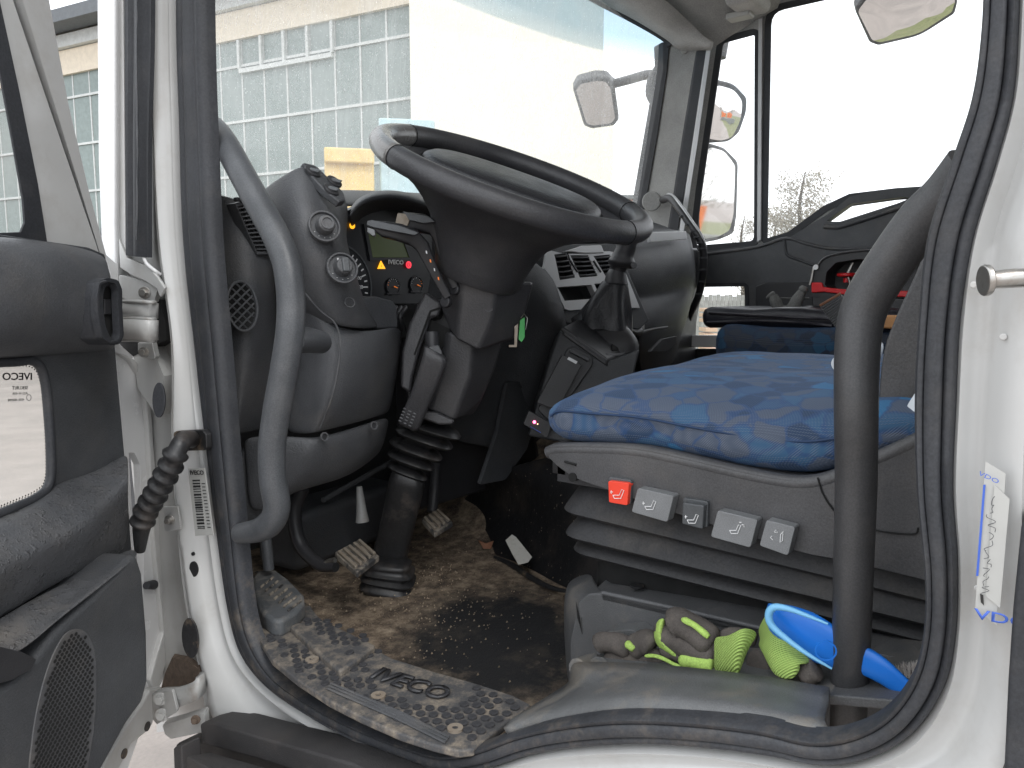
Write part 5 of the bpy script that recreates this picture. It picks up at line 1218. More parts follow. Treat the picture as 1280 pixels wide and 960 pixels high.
ringo('screw_cup', PD(611, 384, 1.329), -FW, .008, .0062, .002, 'wheel_plastic', colm, 20)
plate('trim_lip', pd2([(524, 513), (545, 515), (568, 525), (566, 531), (548, 531), (526, 523)], 1.378), FW*.02, 'wheel_plastic', colm, bevel=.006)
# stalks: thick flat arms rising left of the shroud
def stalk(pts, widths, d0, d1, lab_tip):
    P = [V((a, b2, 0)) for a, b2 in pts]; n = len(P); secs = []
    for i, (p, w) in enumerate(zip(P, widths)):
        t_ = (P[min(n-1, i+1)]-P[max(0, i-1)]).normalized(); nn = V((-t_.y, t_.x, 0)); d = d0+(d1-d0)*i/(n-1)
        L_ = PD(p.x+nn.x*w, p.y+nn.y*w, d); R_ = PD(p.x-nn.x*w, p.y-nn.y*w, d); a = (R_-L_)/2
        secs.append(superell((L_+R_)/2, a, FW*a.length*.9, 16, 6))
    return secs
s1 = loft('stalk', stalk([(560, 372), (548, 350), (538, 330), (528, 308), (517, 297), (500, 291), (480, 287), (468, 282)], [5, 6, 7, 9, 10.5, 10.5, 9.5, 6], f0-.1, f0-.16, 0), 'plastic_black', colm)
s2 = loft('stalk', stalk([(569, 360), (561, 340), (554, 318), (549, 298), (543, 286), (530, 280), (515, 278), (503, 277)], [4.5, 5.5, 6.5, 7.5, 9, 11, 11, 10], f0-.08, f0-.125, 0), 'plastic_black', colm)
plate('stalk_face', pd2([(465, 275), (500, 282), (524, 291), (518, 294), (492, 289), (466, 284), (458, 281), (459, 276)], f0-.176), FW*.01, 'button_dark', s1, bevel=.001)
plate('stalk_cap', pd2([(459, 284), (468, 287), (469, 294), (466, 295), (459, 290)], f0-.176), FW*.01, 'button_grey', s1, bevel=.001)
plate('stalk_cap', pd2([(497, 266), (508, 267), (512, 276), (508, 286), (495, 282), (494, 278)], f0-.137), FW*.02, 'pedal_metal', s2, bevel=.0015)
plate('stalk_face', pd2([(503, 264), (535, 270), (544, 277), (530, 279), (511, 275)], f0-.137), FW*.01, 'button_dark', s2, bevel=.001)
for i in range(4): plate('symbol', pd2([(532+i*5, 313+i*11), (533.5+i*5, 313.5+i*11), (534+i*5, 317+i*11), (532.5+i*5, 316.5+i*11)], f0-.155+.012*i), FW*.004, 'mark_white' if i % 2 == 0 else 'mark_orange', s1)
for px, py, dd_ in ((571, 362, .07), (560, 378, .09)): disc('stalk_root', PD(px, py, f0-dd_), -FW-RT*.5, .010, .012, 'plastic_black', colm, 16, .003)
# bellows
def bel(L_, R_, k):
    return (L_[0]-k, L_[1]-k*.45, R_[0]+k, R_[1]+k*.45)
B = [((506, 524), (572, 544)), ((499, 536), (562, 557)), ((491, 551), (549, 571)), ((489, 566), (539, 583)), ((489, 581), (530, 596))]
secs = []
for i, (l, r_) in enumerate(B):
    for dk, dyy in ((-9, -6), (1, -3), (4, 1), (1, 4), (-9, 5)):
        l2 = (l[0], l[1]+dyy); r2 = (r_[0], r_[1]+dyy); secs.append(bel(l2, r2, dk))
pxloft('bellows', secs, 'boot_rubber', colm, .75, 3, 28, XC, sharp=70)
pxloft('column_tube', [(492, 586, 528, 598), (487, 598, 530, 609), (479, 640, 521, 648), (469, 680, 511, 688), (465, 696, 508, 702), (468, 702, 504, 706)], 'boot_rubber', colm, .85, 3.6, 24, XC, interp=3)
fb_ = []
for (l, r_, k) in (((470, 698), (508, 702), 0), ((466, 703), (512, 706), 2), ((462, 706), (513, 712), -1), ((458, 709), (515, 717), 3), ((459, 713), (514, 722), -1), ((456, 717), (516, 727), 3), ((457, 721), (515, 732), -1), ((455, 726), (516, 738), 3), ((456, 731), (516, 744), 1)):
    fb_.append((l[0]-k, l[1], r_[0]+k, r_[1]))
pxloft('floor_boot', fb_, 'boot_rubber', colm, .95, 4, 28, .40, interp=2, sharp=80)
# ignition key with green tag at the right of the column
key = empty('key_ring', PD(652, 415, f0), 'ignition key with a green plastic tag hanging at the right of the steering column', 'keys')
plate('green_tag', pd2(rnd([(650, 400), (656, 396), (656, 422), (652, 428), (648, 424)], .25), 1.37), FW*.004, 'green_tag', key, bevel=.001)
plate('key_blade', pd2([(643, 408), (648, 404), (646, 434), (636, 434), (636, 431), (643, 431)], 1.368), FW*.003, 'pedal_metal', key, bevel=.0005)
tube('key_ring', pd2([(651, 398), (655, 392), (659, 398), (657, 412)], 1.367), .0012, 'steel', key, 6)

# ================================================================== STEERING WHEEL
WC = PX(643, 226, .45); WN = V((-.04, -.42, .905)).normalized()
wu = (RT*.94-UP*.34); wu = (wu-WN*wu.dot(WN)).normalized(); wv = WN.cross(wu)
wheel = empty('steering_wheel', WC, 'large black four-grip steering wheel with flat padded hub, rim worn shiny at the left', 'steering wheel')
def WL(a, b2, c=0): return WC+wu*a+wv*b2+WN*c
RW = .229
def arc(a0, a1, n, r=RW, c=0): return [WL(r*math.cos(math.radians(a0+(a1-a0)*i/n)), r*math.sin(math.radians(a0+(a1-a0)*i/n)), c) for i in range(n+1)]
rim = tube('rim', arc(0, 357, 119), .0188, 'wheel_plastic', wheel, 18, closed=True, sharp=180)
tube('worn_grip', arc(158, 224, 30), .0191, 'wheel_worn', wheel, 18, sharp=180)
for a in (158, 224, -30, 25): ringo('grip_joint', WL(RW*math.cos(math.radians(a)), RW*math.sin(math.radians(a))), (WL(RW*math.cos(math.radians(a+1)), RW*math.sin(math.radians(a+1)))-WL(RW*math.cos(math.radians(a)), RW*math.sin(math.radians(a)))), .0196, .015, .0012, 'dark_hole', wheel, 20)
# boss: flares from the near spokes down to the column
secs = []
for c, ru, rv, cu_, cv_ in ((.004, .222, .228, .0, 0), (-.014, .215, .215, .0, 0), (-.028, .190, .188, .0, 0), (-.045, .160, .155, -.004, 0), (-.065, .132, .128, -.010, 0), (-.09, .108, .105, -.014, 0), (-.12, .094, .092, -.014, 0), (-.150, .084, .085, -.012, 0), (-.172, .080, .082, -.010, 0), (-.178, .076, .078, -.010, 0)):
    secs.append([WL(cu_+ru*math.copysign(abs(math.cos(q))**.85, math.cos(q)), cv_+rv*math.copysign(abs(math.sin(q))**.85, math.sin(q)), c) for q in (2*math.pi*j/48 for j in range(48))])
boss = loft('hub_skirt', [secs[0]]+secs[1:], 'wheel_plastic', wheel, caps=False, sharp=180)
# spokes: broad wings at the sides, open above and below them
for s in (0, 180):
    pass
hub = []
for c, k in ((-.03, .97), (-.006, 1), (.000, .985), (.005, .93), (.009, .6), (.010, .2)):
    hub.append([WL(.158*k*math.copysign(abs(math.cos(q))**.8, math.cos(q)), .105*k*math.copysign(abs(math.sin(q))**.8, math.sin(q))-.01, c) for q in (2*math.pi*j/48 for j in range(48))])
loft('hub_pad', hub, 'leather_black', wheel, sharp=180)
loft('hub_seam', [[WL(.162*math.cos(q), .109*math.sin(q)-.01, c) for q in (2*math.pi*j/48 for j in range(48))] for c in (-.02, -.006)], 'plastic_mid', wheel, caps=False)

# ================================================================== GEAR LEVER AND CONSOLE
con = empty('gear_console', PX(760, 450, .9), 'dark grey gear console box beside the driver seat', 'console')
XG = .72
DG = (PX(740, 440, .80)-CAM).dot(FW)
plate('console_face', pd2([(700, 412), (757, 452), (792, 440), (800, 436), (790, 480), (740, 560), (660, 545), (672, 500), (690, 440)], DG), FW*.3, 'dash_dark', con, bevel=.006)
plate('console_top', [PD(703, 408, DG-.004), PD(759, 448, DG-.004), PD(786, 441, DG+.1), PD(798, 430, DG+.16), PD(770, 408, DG+.2), PD(722, 398, DG+.08)], -UP*.02, 'plastic_black', con, bevel=.005)
tube('console_edge', [PD(702, 411, DG-.002), PD(758, 451, DG-.002)], .0035, 'dash_grey', con, 8)
# raised saddle under the boot
pxloft('boot_saddle', [(714, 398, 740, 380), (716, 410, 770, 396), (726, 420, 784, 408), (742, 434, 796, 424), (756, 446, 798, 436)], 'plastic_black', con, .7, 3, 22, .92, interp=3)
loft('tray_rim', [crom([PD(757, 449, DG+.01), PD(775, 448, DG+.05), PD(796, 440, DG+.11), PD(799, 431, DG+.15)], 5), crom([PD(758, 442, DG+.01), PD(776, 441, DG+.05), PD(792, 434, DG+.11), PD(795, 426, DG+.15)], 5)], 'dash_grey', con, closed=False, caps=False, solid=.004)
plate('open_tray', [PD(765, 436, DG+.04), PD(790, 432, DG+.12), PD(778, 416, DG+.16), PD(762, 420, DG+.1)], -UP*.02, 'dark_hole', con, bevel=.003)
glv = empty('gear_lever', PX(768, 400, .9), 'black gear lever with knob and folded leather boot on the centre console', 'gear lever')
# folded leather gaiter
XL = .93; secs = []
base = [(718, 408, 790, 420, 1.0), (722, 396, 788, 402, .95), (732, 380, 787, 388, .8), (742, 366, 786, 372, .7), (751, 354, 785, 358, .62), (757, 350, 783, 352, .6)]
cl_ = crom([V((a, b2, 0)) for a, b2, *_ in base], 4); cr_ = crom([V((c, d, 0)) for _, _, c, d, _ in base], 4)
for i, (l, r_) in enumerate(zip(cl_, cr_)):
    t = i/(len(cl_)-1); mid = PX((l.x+r_.x)/2, (l.y+r_.y)/2, XL); d = (mid-CAM).dot(FW); a = (PD(r_.x, r_.y, d)-PD(l.x, l.y, d))/2
    ring_ = []
    for j in range(40):
        q = 2*math.pi*j/40; w = 1+.16*(1-t*.6)*math.sin(q*5+t*2.5)*math.sin(math.pi*min(1, t+.15))
        ring_.append(mid+(a*math.cos(q)+FH*a.length*.8*math.sin(q))*w+UP*.006*math.sin(q*3+t*5)*(1-t))
    secs.append(ring_)
loft('boot', secs, 'leather_black', glv, sharp=70)
pxloft('boot_collar', [(755, 353, 785, 356), (758, 342, 783, 346), (762, 336, 782, 339)], 'plastic_black', glv, 1, 2.4, 20, XL, interp=3)
pxloft('shaft', [(762, 340, 782, 343), (762, 330, 784, 335), (764, 326, 790, 330)], 'plastic_black', glv, 1, 2.4, 18, XL, interp=2)
pxloft('knob', [(764, 334, 790, 336), (760, 326, 794, 331), (765, 318, 792, 322), (771, 306, 795, 310), (771, 296, 797, 300), (774, 286, 796, 290)], 'plastic_black', glv, 1, 2.4, 22, XL, interp=4)
disc('knob_button', PD(792, 332, (PX(780, 330, XL)-CAM).dot(FW)-.02), -FW, .007, .006, 'plastic_mid', glv, 14, .001)
# telephone-like handset holder and telltale box
hs = empty('handset', PD(705, 475, DG-.03), 'black rectangular handset in a holder on the side of the gear console', 'handset')
plate('holder', pd2(rnd([(709, 436), (718, 433), (740, 445), (741, 456), (690, 530), (672, 512)], .15), DG-.012), FW*.02, 'plastic_black', hs, bevel=.003)
plate('body', pd2(rnd([(703, 443), (727, 456), (697, 513), (671, 503)], .06), DG-.035), FW*.022, 'tool_black', hs, bevel=.003, bseg=3)
plate('silver_tab', pd2([(711, 446), (722, 452), (720, 455), (709, 449)], DG-.0362), FW*.002, 'silver_trim', hs)
plate('cradle_clip', pd2([(713, 436), (737, 448), (736, 452), (712, 440)], DG-.03), FW*.02, 'dash_grey', hs, bevel=.002)
tt = empty('relay_box', PD(668, 528, DG-.02), 'small black box with a glowing red light below the handset', 'control box')
plate('body', pd2(rnd([(661, 513), (690, 530), (684, 548), (654, 530)], .1), DG-.03), FW*.05, 'tool_black', tt, bevel=.003)
disc('led', PD(668, 527.5, DG-.031), -FW, .0032, .002, plain('led_red', (1, .1, .25), .4, emis=6), tt, 14)
disc('led', PD(672, 530, DG-.031), -FW, .0013, .001, plain('led_orange', (1, .5, .3), .4, emis=3), tt, 10)
tube('slot_line', pd2([(663, 533), (676, 541)], DG-.031), .0008, 'mark_blue', tt, 5)

# ================================================================== GRAB HANDLES
lh = empty('grab_handle', PD(340, 600, 1.1), 'long bent grey grab handle on the front pillar left of the dashboard', 'grab handle')
pts = [(255, 155, 1.16), (268, 162, 1.13), (283, 182, 1.09), (305, 222, 1.05), (327, 262, 1.02), (345, 295, 1.0), (357, 325, .99), (362, 352, .985), (364, 385, .985), (362, 420, .985), (355, 465, .99), (345, 520, 1.0), (340, 560, 1.01), (341, 600, 1.02), (346, 630, 1.03), (341, 650, 1.04), (325, 662, 1.06), (300, 667, 1.09)]
path = crom([PD(a, b2, d) for a, b2, d in pts], 6)
n = len(path); rad = []
for i in range(n):
    t = i/(n-1); py = pts[min(len(pts)-1, i//6)][1]
    r = .0182
    if py > 500: r = .0178
    if t > .9: r = .0185-(t-.9)*.04
    rad.append(r)
tube('bar', path, rad, 'handle_grey', lh, 22)
tube('standoff', [PD(365, 425, .99), PD(385, 425, 1.03), PD(401, 428, 1.08)], [.018, .0175, .016], 'handle_grey', lh, 16)
rh = empty('grab_handle', PD(1062, 900, .7), 'thick black vertical grab handle rising from the sill to the rear pillar', 'grab handle')
pts = [(1215, 205, .60), (1185, 243, .62), (1150, 278, .64), (1112, 330, .66), (1086, 372, .675), (1075, 405, .68), (1071, 450, .68), (1070, 520, .68), (1070, 600, .69), (1067, 700, .70), (1064, 800, .71), (1060, 905, .73), (1059, 930, .735)]
path = crom([PD(a, b2, d) for a, b2, d in pts], 6); n = len(path); rad = []
for i in range(n):
    t = i/(n-1); rad.append(.0197-.004*max(0, (t-.35)/.65))
tube('bar', path, rad, 'handle_black', rh, 24)

# ================================================================== DRIVER SEAT
XS = .23
seat = empty('driver_seat', (.5, .25, 1.15), 'air suspended driver seat with blue patterned cushion, black shell and side buttons', 'seat')
# cushion: rounded block bent to the seen profile (side view on plane x=XS)
topc = crom([PX(a, b2, XS+.05) for a, b2 in [(684, 506), (700, 497), (740, 492), (800, 497), (860, 502), (930, 508), (1000, 512), (1060, 512), (1140, 505)]], 6)
botc = crom([PX(a, b2, XS) for a, b2 in [(680, 545), (700, 555), (740, 560), (800, 565), (860, 576), (930, 590), (1000, 597), (1045, 590), (1140, 560)]], 6)
def interp_z(c, y):
    pts = sorted(((p.y, p.z) for p in c))
    if y <= pts[0][0]: return pts[0][1]
    for (y0, z0), (y1, z1) in zip(pts, pts[1:]):
        if y0 <= y <= y1: return z0+(z1-z0)*(y-y0)/max(1e-9, y1-y0)
    return pts[-1][1]
yf = PX(682, 520, XS).y; yb = .03; LYS = (yf-yb)/2
def cush(x, y, z):
    Y = yb+LYS+y; X = XS+.27+x; t = (z+.06)/.12
    zb = interp_z(botc, Y); zt = interp_z(topc, Y)
    edge = abs(x)/.27
    crown = .030*(1-edge**3)*(1-abs(y/LYS)**4)
    crown += .022*(x/.27+1)/2*(1-abs(y/LYS)**6)
    dip = -.010*math.exp(-((x)/.13)**2)*(1-abs(y/LYS)**2)
    wob = .0012*math.sin(Y*26+X*9)*math.sin(X*17)+.0008*math.sin(Y*60+X*31)
    Zv = zb+(zt-zb)*t+(crown+dip+wob)*max(0, t)
    X += .004*math.sin(Y*22)*(1-abs(t-.5))
    return V((X, Y+ (.012*math.sin(t*3.1) if y > 0 else 0), Zv))
rblock('cushion', (.27, LYS, .06), .04, cush, 'seat_fabric', seat, (26, 26, 4), 180)
sm_ = [PX(a, b2, XS-.0015) for a, b2 in [(688, 520), (700, 514), (740, 517), (800, 522), (860, 533), (930, 545), (1000, 552), (1045, 548)]]
tube('cushion_piping', crom(sm_, 6), .0015, plain('piping_blue', (.012, .035, .09), .7), seat, 8)
# side shell (black plastic skirt)
sh = c2([(684, 562), (690, 558), (740, 557), (800, 561), (860, 574), (930, 590), (985, 600), (1020, 600), (1050, 592), (1090, 575), (1150, 548), (1260, 500)], 4)+[(1260, 770), (1160, 728)]+c2([(1160, 726), (1060, 702), (1000, 690), (930, 668), (840, 640), (760, 612), (725, 600), (700, 585), (686, 572)], 4)
plate('side_shell', [PX(a, b2, XS-.02) for a, b2 in sh], V((.05, 0, 0)), 'seat_shell', seat, bevel=.010, bseg=4)
plate('far_shell', [PX(a, b2, XS-.02)+V((.56, 0, 0)) for a, b2 in sh], V((.03, 0, 0)), 'seat_shell', seat, bevel=.006)
tube('shell_lip', crom([PX(a, b2, XS-.012) for a, b2 in [(686, 566), (700, 562), (750, 562), (800, 565), (860, 577), (930, 593), (985, 603), (1020, 603), (1050, 595), (1090, 578), (1150, 551), (1240, 510)]], 5), .009, 'seat_shell', seat, 12)
fr0 = PX(690, 568, XS-.02); fr1 = PX(760, 612, XS)
loft('front_shell', [[V((x, yf-.012+.0*x, z)) for x in (XS, XS+.1, XS+.3, XS+.44, XS+.54)] for z in (fr0.z+.01, fr0.z-.01, fr0.z-.03)], 'seat_shell', seat, closed=False, caps=False, solid=.02)
plate('seat_pan', [V((XS, yb-.1, fr0.z-.01)), V((XS+.54, yb-.1, fr0.z-.01)), V((XS+.54, yf-.02, fr0.z-.01)), V((XS, yf-.02, fr0.z-.01))], V((0, 0, -.03)), 'plastic_black', seat)
tube('shell_seam', crom([PX(a, b2, XS-.0215) for a, b2 in [(1022, 597), (1030, 620), (1050, 645), (1090, 662), (1140, 668), (1148, 660)]], 5), .001, 'dark_hole', seat, 5)
# switches
nx = V((-1, 0, 0))
def switch(name, quad, mat, th, frame=None, cap=None):
    x = XS-.022
    if frame: plate('switch_frame', pp(rnd(frame, .12), x-.004), V((.012, 0, 0)), 'button_dark', seat, bevel=.002)
    q = plate(name, pp(rnd(quad, .10), x-th), V((th+.002, .0, .0)), mat, seat, bevel=.0028, bseg=3)
    return q
b1 = switch('red_switch', [(760, 601), (786, 604), (784, 632), (761, 628)], 'button_red', .010, frame=[(760, 596), (789, 600), (788, 631), (764, 626)])
b2_ = switch('switch', [(797, 610), (842, 620), (834, 653), (789, 640)], 'button_grey', .014)
b3 = switch('switch', [(853, 628), (880, 632), (878, 662), (852, 655)], 'button_dark', .012, frame=[(853, 622), (885, 627), (884, 660), (858, 656)])
b4 = switch('switch', [(897, 638), (947, 650), (938, 685), (888, 671)], 'button_grey', .014)
b5 = switch('switch', [(958, 650), (994, 659), (985, 695), (949, 682)], 'button_grey', .014)
def sign(b_, strokes, x):
    for s_ in strokes: tube('symbol', [PX(a, c, x) for a, c in s_], .00045, 'mark_white', b_, 5)
for b_, cx, cy, x in ((b1, 772, 617, XS-.0328), (b2_, 812, 631, XS-.0368), (b3, 865, 648, XS-.0345), (b4, 918, 661, XS-.0368)):
    m_ = -1 if b_ is b4 else 1
    sign(b_, [[(cx-6, cy+2), (cx-4, cy+6), (cx+4, cy+6), (cx+8, cy-4), (cx+5, cy-5), (cx+2, cy+2), (cx-6, cy+2)]], x)
    sign(b_, [[(cx-9, cy-2), (cx-6, cy-2)], [(cx-8, cy-4), (cx-8, cy)]] if b_ is not b4 else [[(cx+9, cy-5), (cx+12, cy-5), (cx+12, cy-2)], [(cx+6, cy-8), (cx+9, cy-8)]], x)
sign(b5, [[(976, 668), (979, 664), (978, 676), (975, 678), (976, 668)], [(968, 665), (970, 662), (972, 666), (968, 665)], [(966, 675), (963, 672), (965, 670)]], XS-.0368)
tube('shell_slot', [PX(706, 577, XS-.021), PX(720, 581, XS-.021)], .0018, 'dark_hole', seat, 6)
disc('shell_hole', PX(727, 593, XS-.0), nx, .006, .022, 'dark_hole', seat, 14)
# suspension bellows: stacked rounded slabs
def fold(pl, pr, x0, x1, h):
    p = PX(*pl, x0); q = PX(*pr, x0); sl = (q.z-p.z)/(q.y-p.y); secs = []
    Yc = (p.y+.015-.06)/2; hy = (p.y+.015+.06)/2; Xc = (x0+x1)/2; hx = (x1-x0)/2
    for out, z in ((-.06, -.012), (-.02, -.006), (-.004, -.002), (0, .002), (-.002, .007), (-.012, h*.45), (-.03, h*.8), (-.055, h)):
        a_, c_ = hx+out, hy+out; R_ = .035; ring_ = []
        for cx_, cy_, st in ((1, 1, 0), (-1, 1, 90), (-1, -1, 180), (1, -1, 270)):
            for k in range(7):
                an = math.radians(st+k*15); ring_.append((Xc+cx_*(a_-R_)+R_*math.cos(an), Yc+cy_*(c_-R_)+R_*math.sin(an)))
        # extra points along the long sides keep the surface smooth
        secs.append([V((x, y, p.z+sl*(y-p.y)+z)) for x, y in ring_])
    loft('bellows_fold', secs, 'bellows_black', seat, sharp=50)
fold((704, 641), (1155, 752), .232, .74, .06)
fold((706, 672), (1155, 782), .232, .74, .05)
fold((716, 692), (1155, 804), .245, .73, .03)
core = rblock('bellows_core', (.2, .24, .09), .03, lambda x, y, z: V((.47+x, .22+y, 1.30+z)), 'dark_hole', seat, (4, 4, 3))
# backrest edge behind the handle
plate('backrest', [PX(a, b2, .27) for a, b2 in c2([(1165, 285), (1145, 340), (1120, 395), (1104, 440), (1098, 500), (1100, 548), (1130, 548), (1200, 530), (1260, 500), (1260, 280), (1210, 270)], 3)], V((.46, -.0, 0)), 'seat_shell', seat, bevel=.02, bseg=4)
cw = empty('white_cloth', PX(1070, 470, .6), 'white cloth tucked at the back of the blue seat cushion', 'cloth')
patch('cloth', [[PX(1034, 452, .45), PX(1052, 436, .5), PX(1085, 424, .5), PX(1112, 424, .5)], [PX(1046, 466, .42), PX(1060, 455, .5), PX(1090, 452, .48), PX(1100, 452, .5)], [PX(1055, 474, .42), PX(1065, 470, .5), PX(1080, 480, .5), PX(1095, 480, .5)]], 'cloth_white', cw, 2, .003)
cw2 = patch('paper_towel', [[PX(1144, 488, .255), PX(1160, 470, .25), PX(1180, 470, .25)], [PX(1130, 508, .25), PX(1150, 505, .24), PX(1180, 500, .24)], [PX(1119, 537, .25), PX(1150, 534, .235), PX(1180, 530, .24)]], 'cloth_white', None, 2, .003)
tag(cw2, 'white paper towel poking out between seat shell and door seal', 'paper towel')

# ================================================================== PASSENGER SEAT and things on it
ps = empty('passenger_bench', (1.65, .4, 1.4), 'dark blue passenger seat bench beyond the driver cushion', 'seat')
ya = PX(890, 430, 1.35).y; zt_ = PX(920, 411, 1.35).z; zb_ = PX(920, 448, 1.35).z
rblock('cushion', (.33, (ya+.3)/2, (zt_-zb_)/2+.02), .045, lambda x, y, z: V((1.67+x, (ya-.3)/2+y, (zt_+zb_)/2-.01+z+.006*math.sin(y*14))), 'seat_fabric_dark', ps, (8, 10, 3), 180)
rbox('seat_base', V((1.67, .25, zb_-.16)), AX, (.6, .7, .24), 'seat_shell', ps, .03)
fo_ = empty('folder', PX(950, 398, 1.36), 'padded black folder lying on the dark blue passenger seat', 'folder')
XF = 1.38; yq = PX(875, 398, XF).y; zq = PX(960, 397, XF).z
rblock('cover', (.2, (yq+.1)/2, .026), .022, lambda x, y, z: V((XF+.2+x, (yq-.1)/2+y, zq+z-.012*abs(y-.2)+.003*math.sin(y*30+z*60))), 'folder_black', fo_, (5, 14, 3), 180)
for k in (0, 1): tube('edge_fold', crom([PX(a, b2, XF-.003) for a, b2 in ([(886, 391), (940, 394), (1000, 397), (1040, 398)] if k else [(884, 403), (940, 401), (1000, 403), (1040, 407)])], 4), .004, plain('folder_edge', (.035, .033, .04), .4), fo_, 6)
# grey work shoe shapes / gloves lying on the folder
gs_ = empty('grey_work_gloves', PX(985, 380, 1.5), 'crumpled grey work gloves lying on the black folder', 'gloves')
for pts_, r_ in (([(966, 370), (970, 378), (975, 386), (985, 388)], .016), ([(962, 368), (966, 372)], .015), ([(985, 388), (992, 384), (997, 374), (1003, 364)], .018), ([(1003, 364), (1006, 358)], .013), ([(978, 387), (990, 390), (1003, 388)], .016)):
    tube('finger', crom([PX(a, b2, 1.5) for a, b2 in pts_], 4), [r_*.8, r_, r_*.9, r_*.6], 'cloth_grey', gs_, 10)
tube('hem', [PX(972, 373, 1.52), PX(1012, 373, 1.52)], .003, 'cloth_grey', gs_, 6)
pxloft('palm', [(1003, 392, 1030, 392), (1003, 384, 1032, 384), (1010, 382, 1026, 382)], 'tool_black', gs_, 1, 3, 16, 1.5)
# red and black case with a dial
tc_ = empty('tool_case', PX(1065, 360, 1.5), 'black and red portable jump starter with a round cream dial and red knob', 'jump starter')
XT = 1.50
face = rnd([(1014, 372), (1014, 345), (1022, 328), (1045, 317), (1080, 313), (1150, 312), (1150, 372)], .2)
hole = rnd([(1031, 356), (1033, 340), (1045, 328), (1070, 324), (1150, 322), (1150, 364), (1034, 360)], .15)
plate('frame', pp(face, XT), V((.12, 0, 0)), 'tool_black', tc_, holes=[pp(hole, XT)], bevel=.006)
plate('back', pp(hole, XT+.09), V((.01, 0, 0)), 'plastic_black', tc_)
plate('red_band', pp([(1014, 353), (1027, 353), (1029, 359), (1060, 362), (1150, 364), (1150, 372), (1060, 369), (1030, 365), (1014, 366)], XT-.008), V((.03, 0, 0)), 'tool_red', tc_, bevel=.003)
plate('lower_body', pp([(1014, 367), (1150, 373), (1150, 402), (1014, 400)], XT+.0), V((.15, 0, 0)), 'tool_black', tc_, bevel=.006)
tube('rim_highlight', crom([PX(a, b2, XT-.003) for a, b2 in [(1021, 334), (1030, 323), (1048, 317), (1080, 313), (1140, 311)]], 5), .003, 'dash_grey', tc_, 6)
disc('dial', PX(1075, 347, XT+.06), nx, .017, .012, 'cream_plastic', tc_, 24, .002)
ringo('dial_ring', PX(1075, 347, XT+.06), nx, .021, .017, .010, 'tool_black', tc_, 24)
disc('red_knob', PX(1058, 346, XT+.04), WZ, .024, .010, 'tool_red', tc_, 22, .004)
disc('knob_stem', PX(1058, 353, XT+.04), WZ, .008, .012, 'tool_red', tc_, 14)
tube('rod', [PX(1066, 328, XT+.03), PX(1058, 345, XT+.03)], .004, 'steel', tc_, 6)
tube('rod', [PX(1060, 345, XT+.03), PX(1063, 356, XT+.03)], .003, 'steel', tc_, 6)
disc('latch_lamp', PX(1020, 334, XT-.005), nx, .007, .004, 'mark_white', tc_, 12)
tube('latch_cord', [PX(1017, 334, XT-.006), PX(1014, 350, XT-.006), PX(1012, 356, XT-.006)], .003, 'steel', tc_, 6)
# ribbed belt end
bt = plate('belt_end', pp([(1025, 383), (1051, 368), (1066, 395), (1070, 420), (1050, 417)], 1.1), V((.012, 0, 0)), 'webbing', None, bevel=.002)
tag(bt, 'ribbed grey filter mat leaning between the seats next to the red and black jump starter', 'filter mat')
for k in range(13):
    t = k/12.5; a = (1026+t*24, 385+t*31); b2 = (1052+t*16, 369.5+t*28)
    tube('pleat', [PX(*a, 1.098), PX(*b2, 1.098)], .0022, 'plastic_mid', bt, 5)
tube('mat_edge', [PX(1025, 382, 1.098), PX(1051, 367, 1.098)], .003, 'leaf_dry', bt, 5)
ob = rbox('wooden_bits', PX(1106, 402, 1.35), AX, (.05, .1, .03), plain('wood_orange', (.5, .25, .1), .6, var=.3), None, .004); tag(ob, 'small orange-brown wooden piece on the bench behind the right grab handle', 'wood piece')

# ================================================================== STORAGE BOX BESIDE THE SEAT
bx_ = empty('storage_box', PX(800, 800, .2), 'dusty grey plastic side box under the seat bellows', 'storage box')
XB = .2
topE = [PX(a, b2, XB) for a, b2 in [(753, 741), (850, 762), (950, 785), (1050, 808), (1180, 838)]]
botE = [PX(a, b2, XB) for a, b2 in [(718, 838), (850, 868), (950, 890), (1050, 910), (1180, 940)]]
plate('side_panel', [PX(753, 741, XB), *[PX(a, b2, XB) for a, b2 in [(1180, 838), (1180, 960), (712, 868), (712, 800), (722, 752), (735, 742)]]], V((.012, 0, 0)), 'box_grey', bx_, bevel=.003)
plate('top_panel', [PX(753, 741, XB), PX(1180, 838, XB), PX(1180, 838, XB)+V((.3, 0, 0)), PX(753, 741, XB)+V((.3, 0, 0)), PX(735, 742, XB)+V((.12, 0.02, 0)), PX(722, 752, XB)+V((.02, 0, 0))], V((0, 0, -.012)), 'box_grey', bx_, bevel=.003)
patch('front_corner', [
    [PX(738, 713, XB+.12), PX(742, 722, XB+.08), PX(748, 732, XB+.04), PX(755, 741, XB)],
    [PX(714, 722, XB+.12), PX(716, 728, XB+.08), PX(720, 735, XB+.04), PX(738, 742, XB)],
    [PX(705, 733, XB+.10), PX(704, 738, XB+.06), PX(707, 743, XB+.02), PX(724, 750, XB)],
    [PX(705, 790, XB+.10), PX(704, 790, XB+.06), PX(707, 792, XB+.02), PX(722, 795, XB)],
    [PX(710, 850, XB+.08), PX(709, 855, XB+.05), PX(712, 862, XB+.02), PX(722, 866, XB)]], 'box_grey', bx_, 2, .004)
tube('edge_highlight', topE, .003, 'plastic_mid', bx_, 8)
tube('corner_seam', [PX(720, 752, XB-.002), PX(723, 772, XB-.002), PX(728, 793, XB-.002), PX(727, 772, XB-.002)], [.0003, .0016, .0003, .0003], 'dark_hole', bx_, 6)
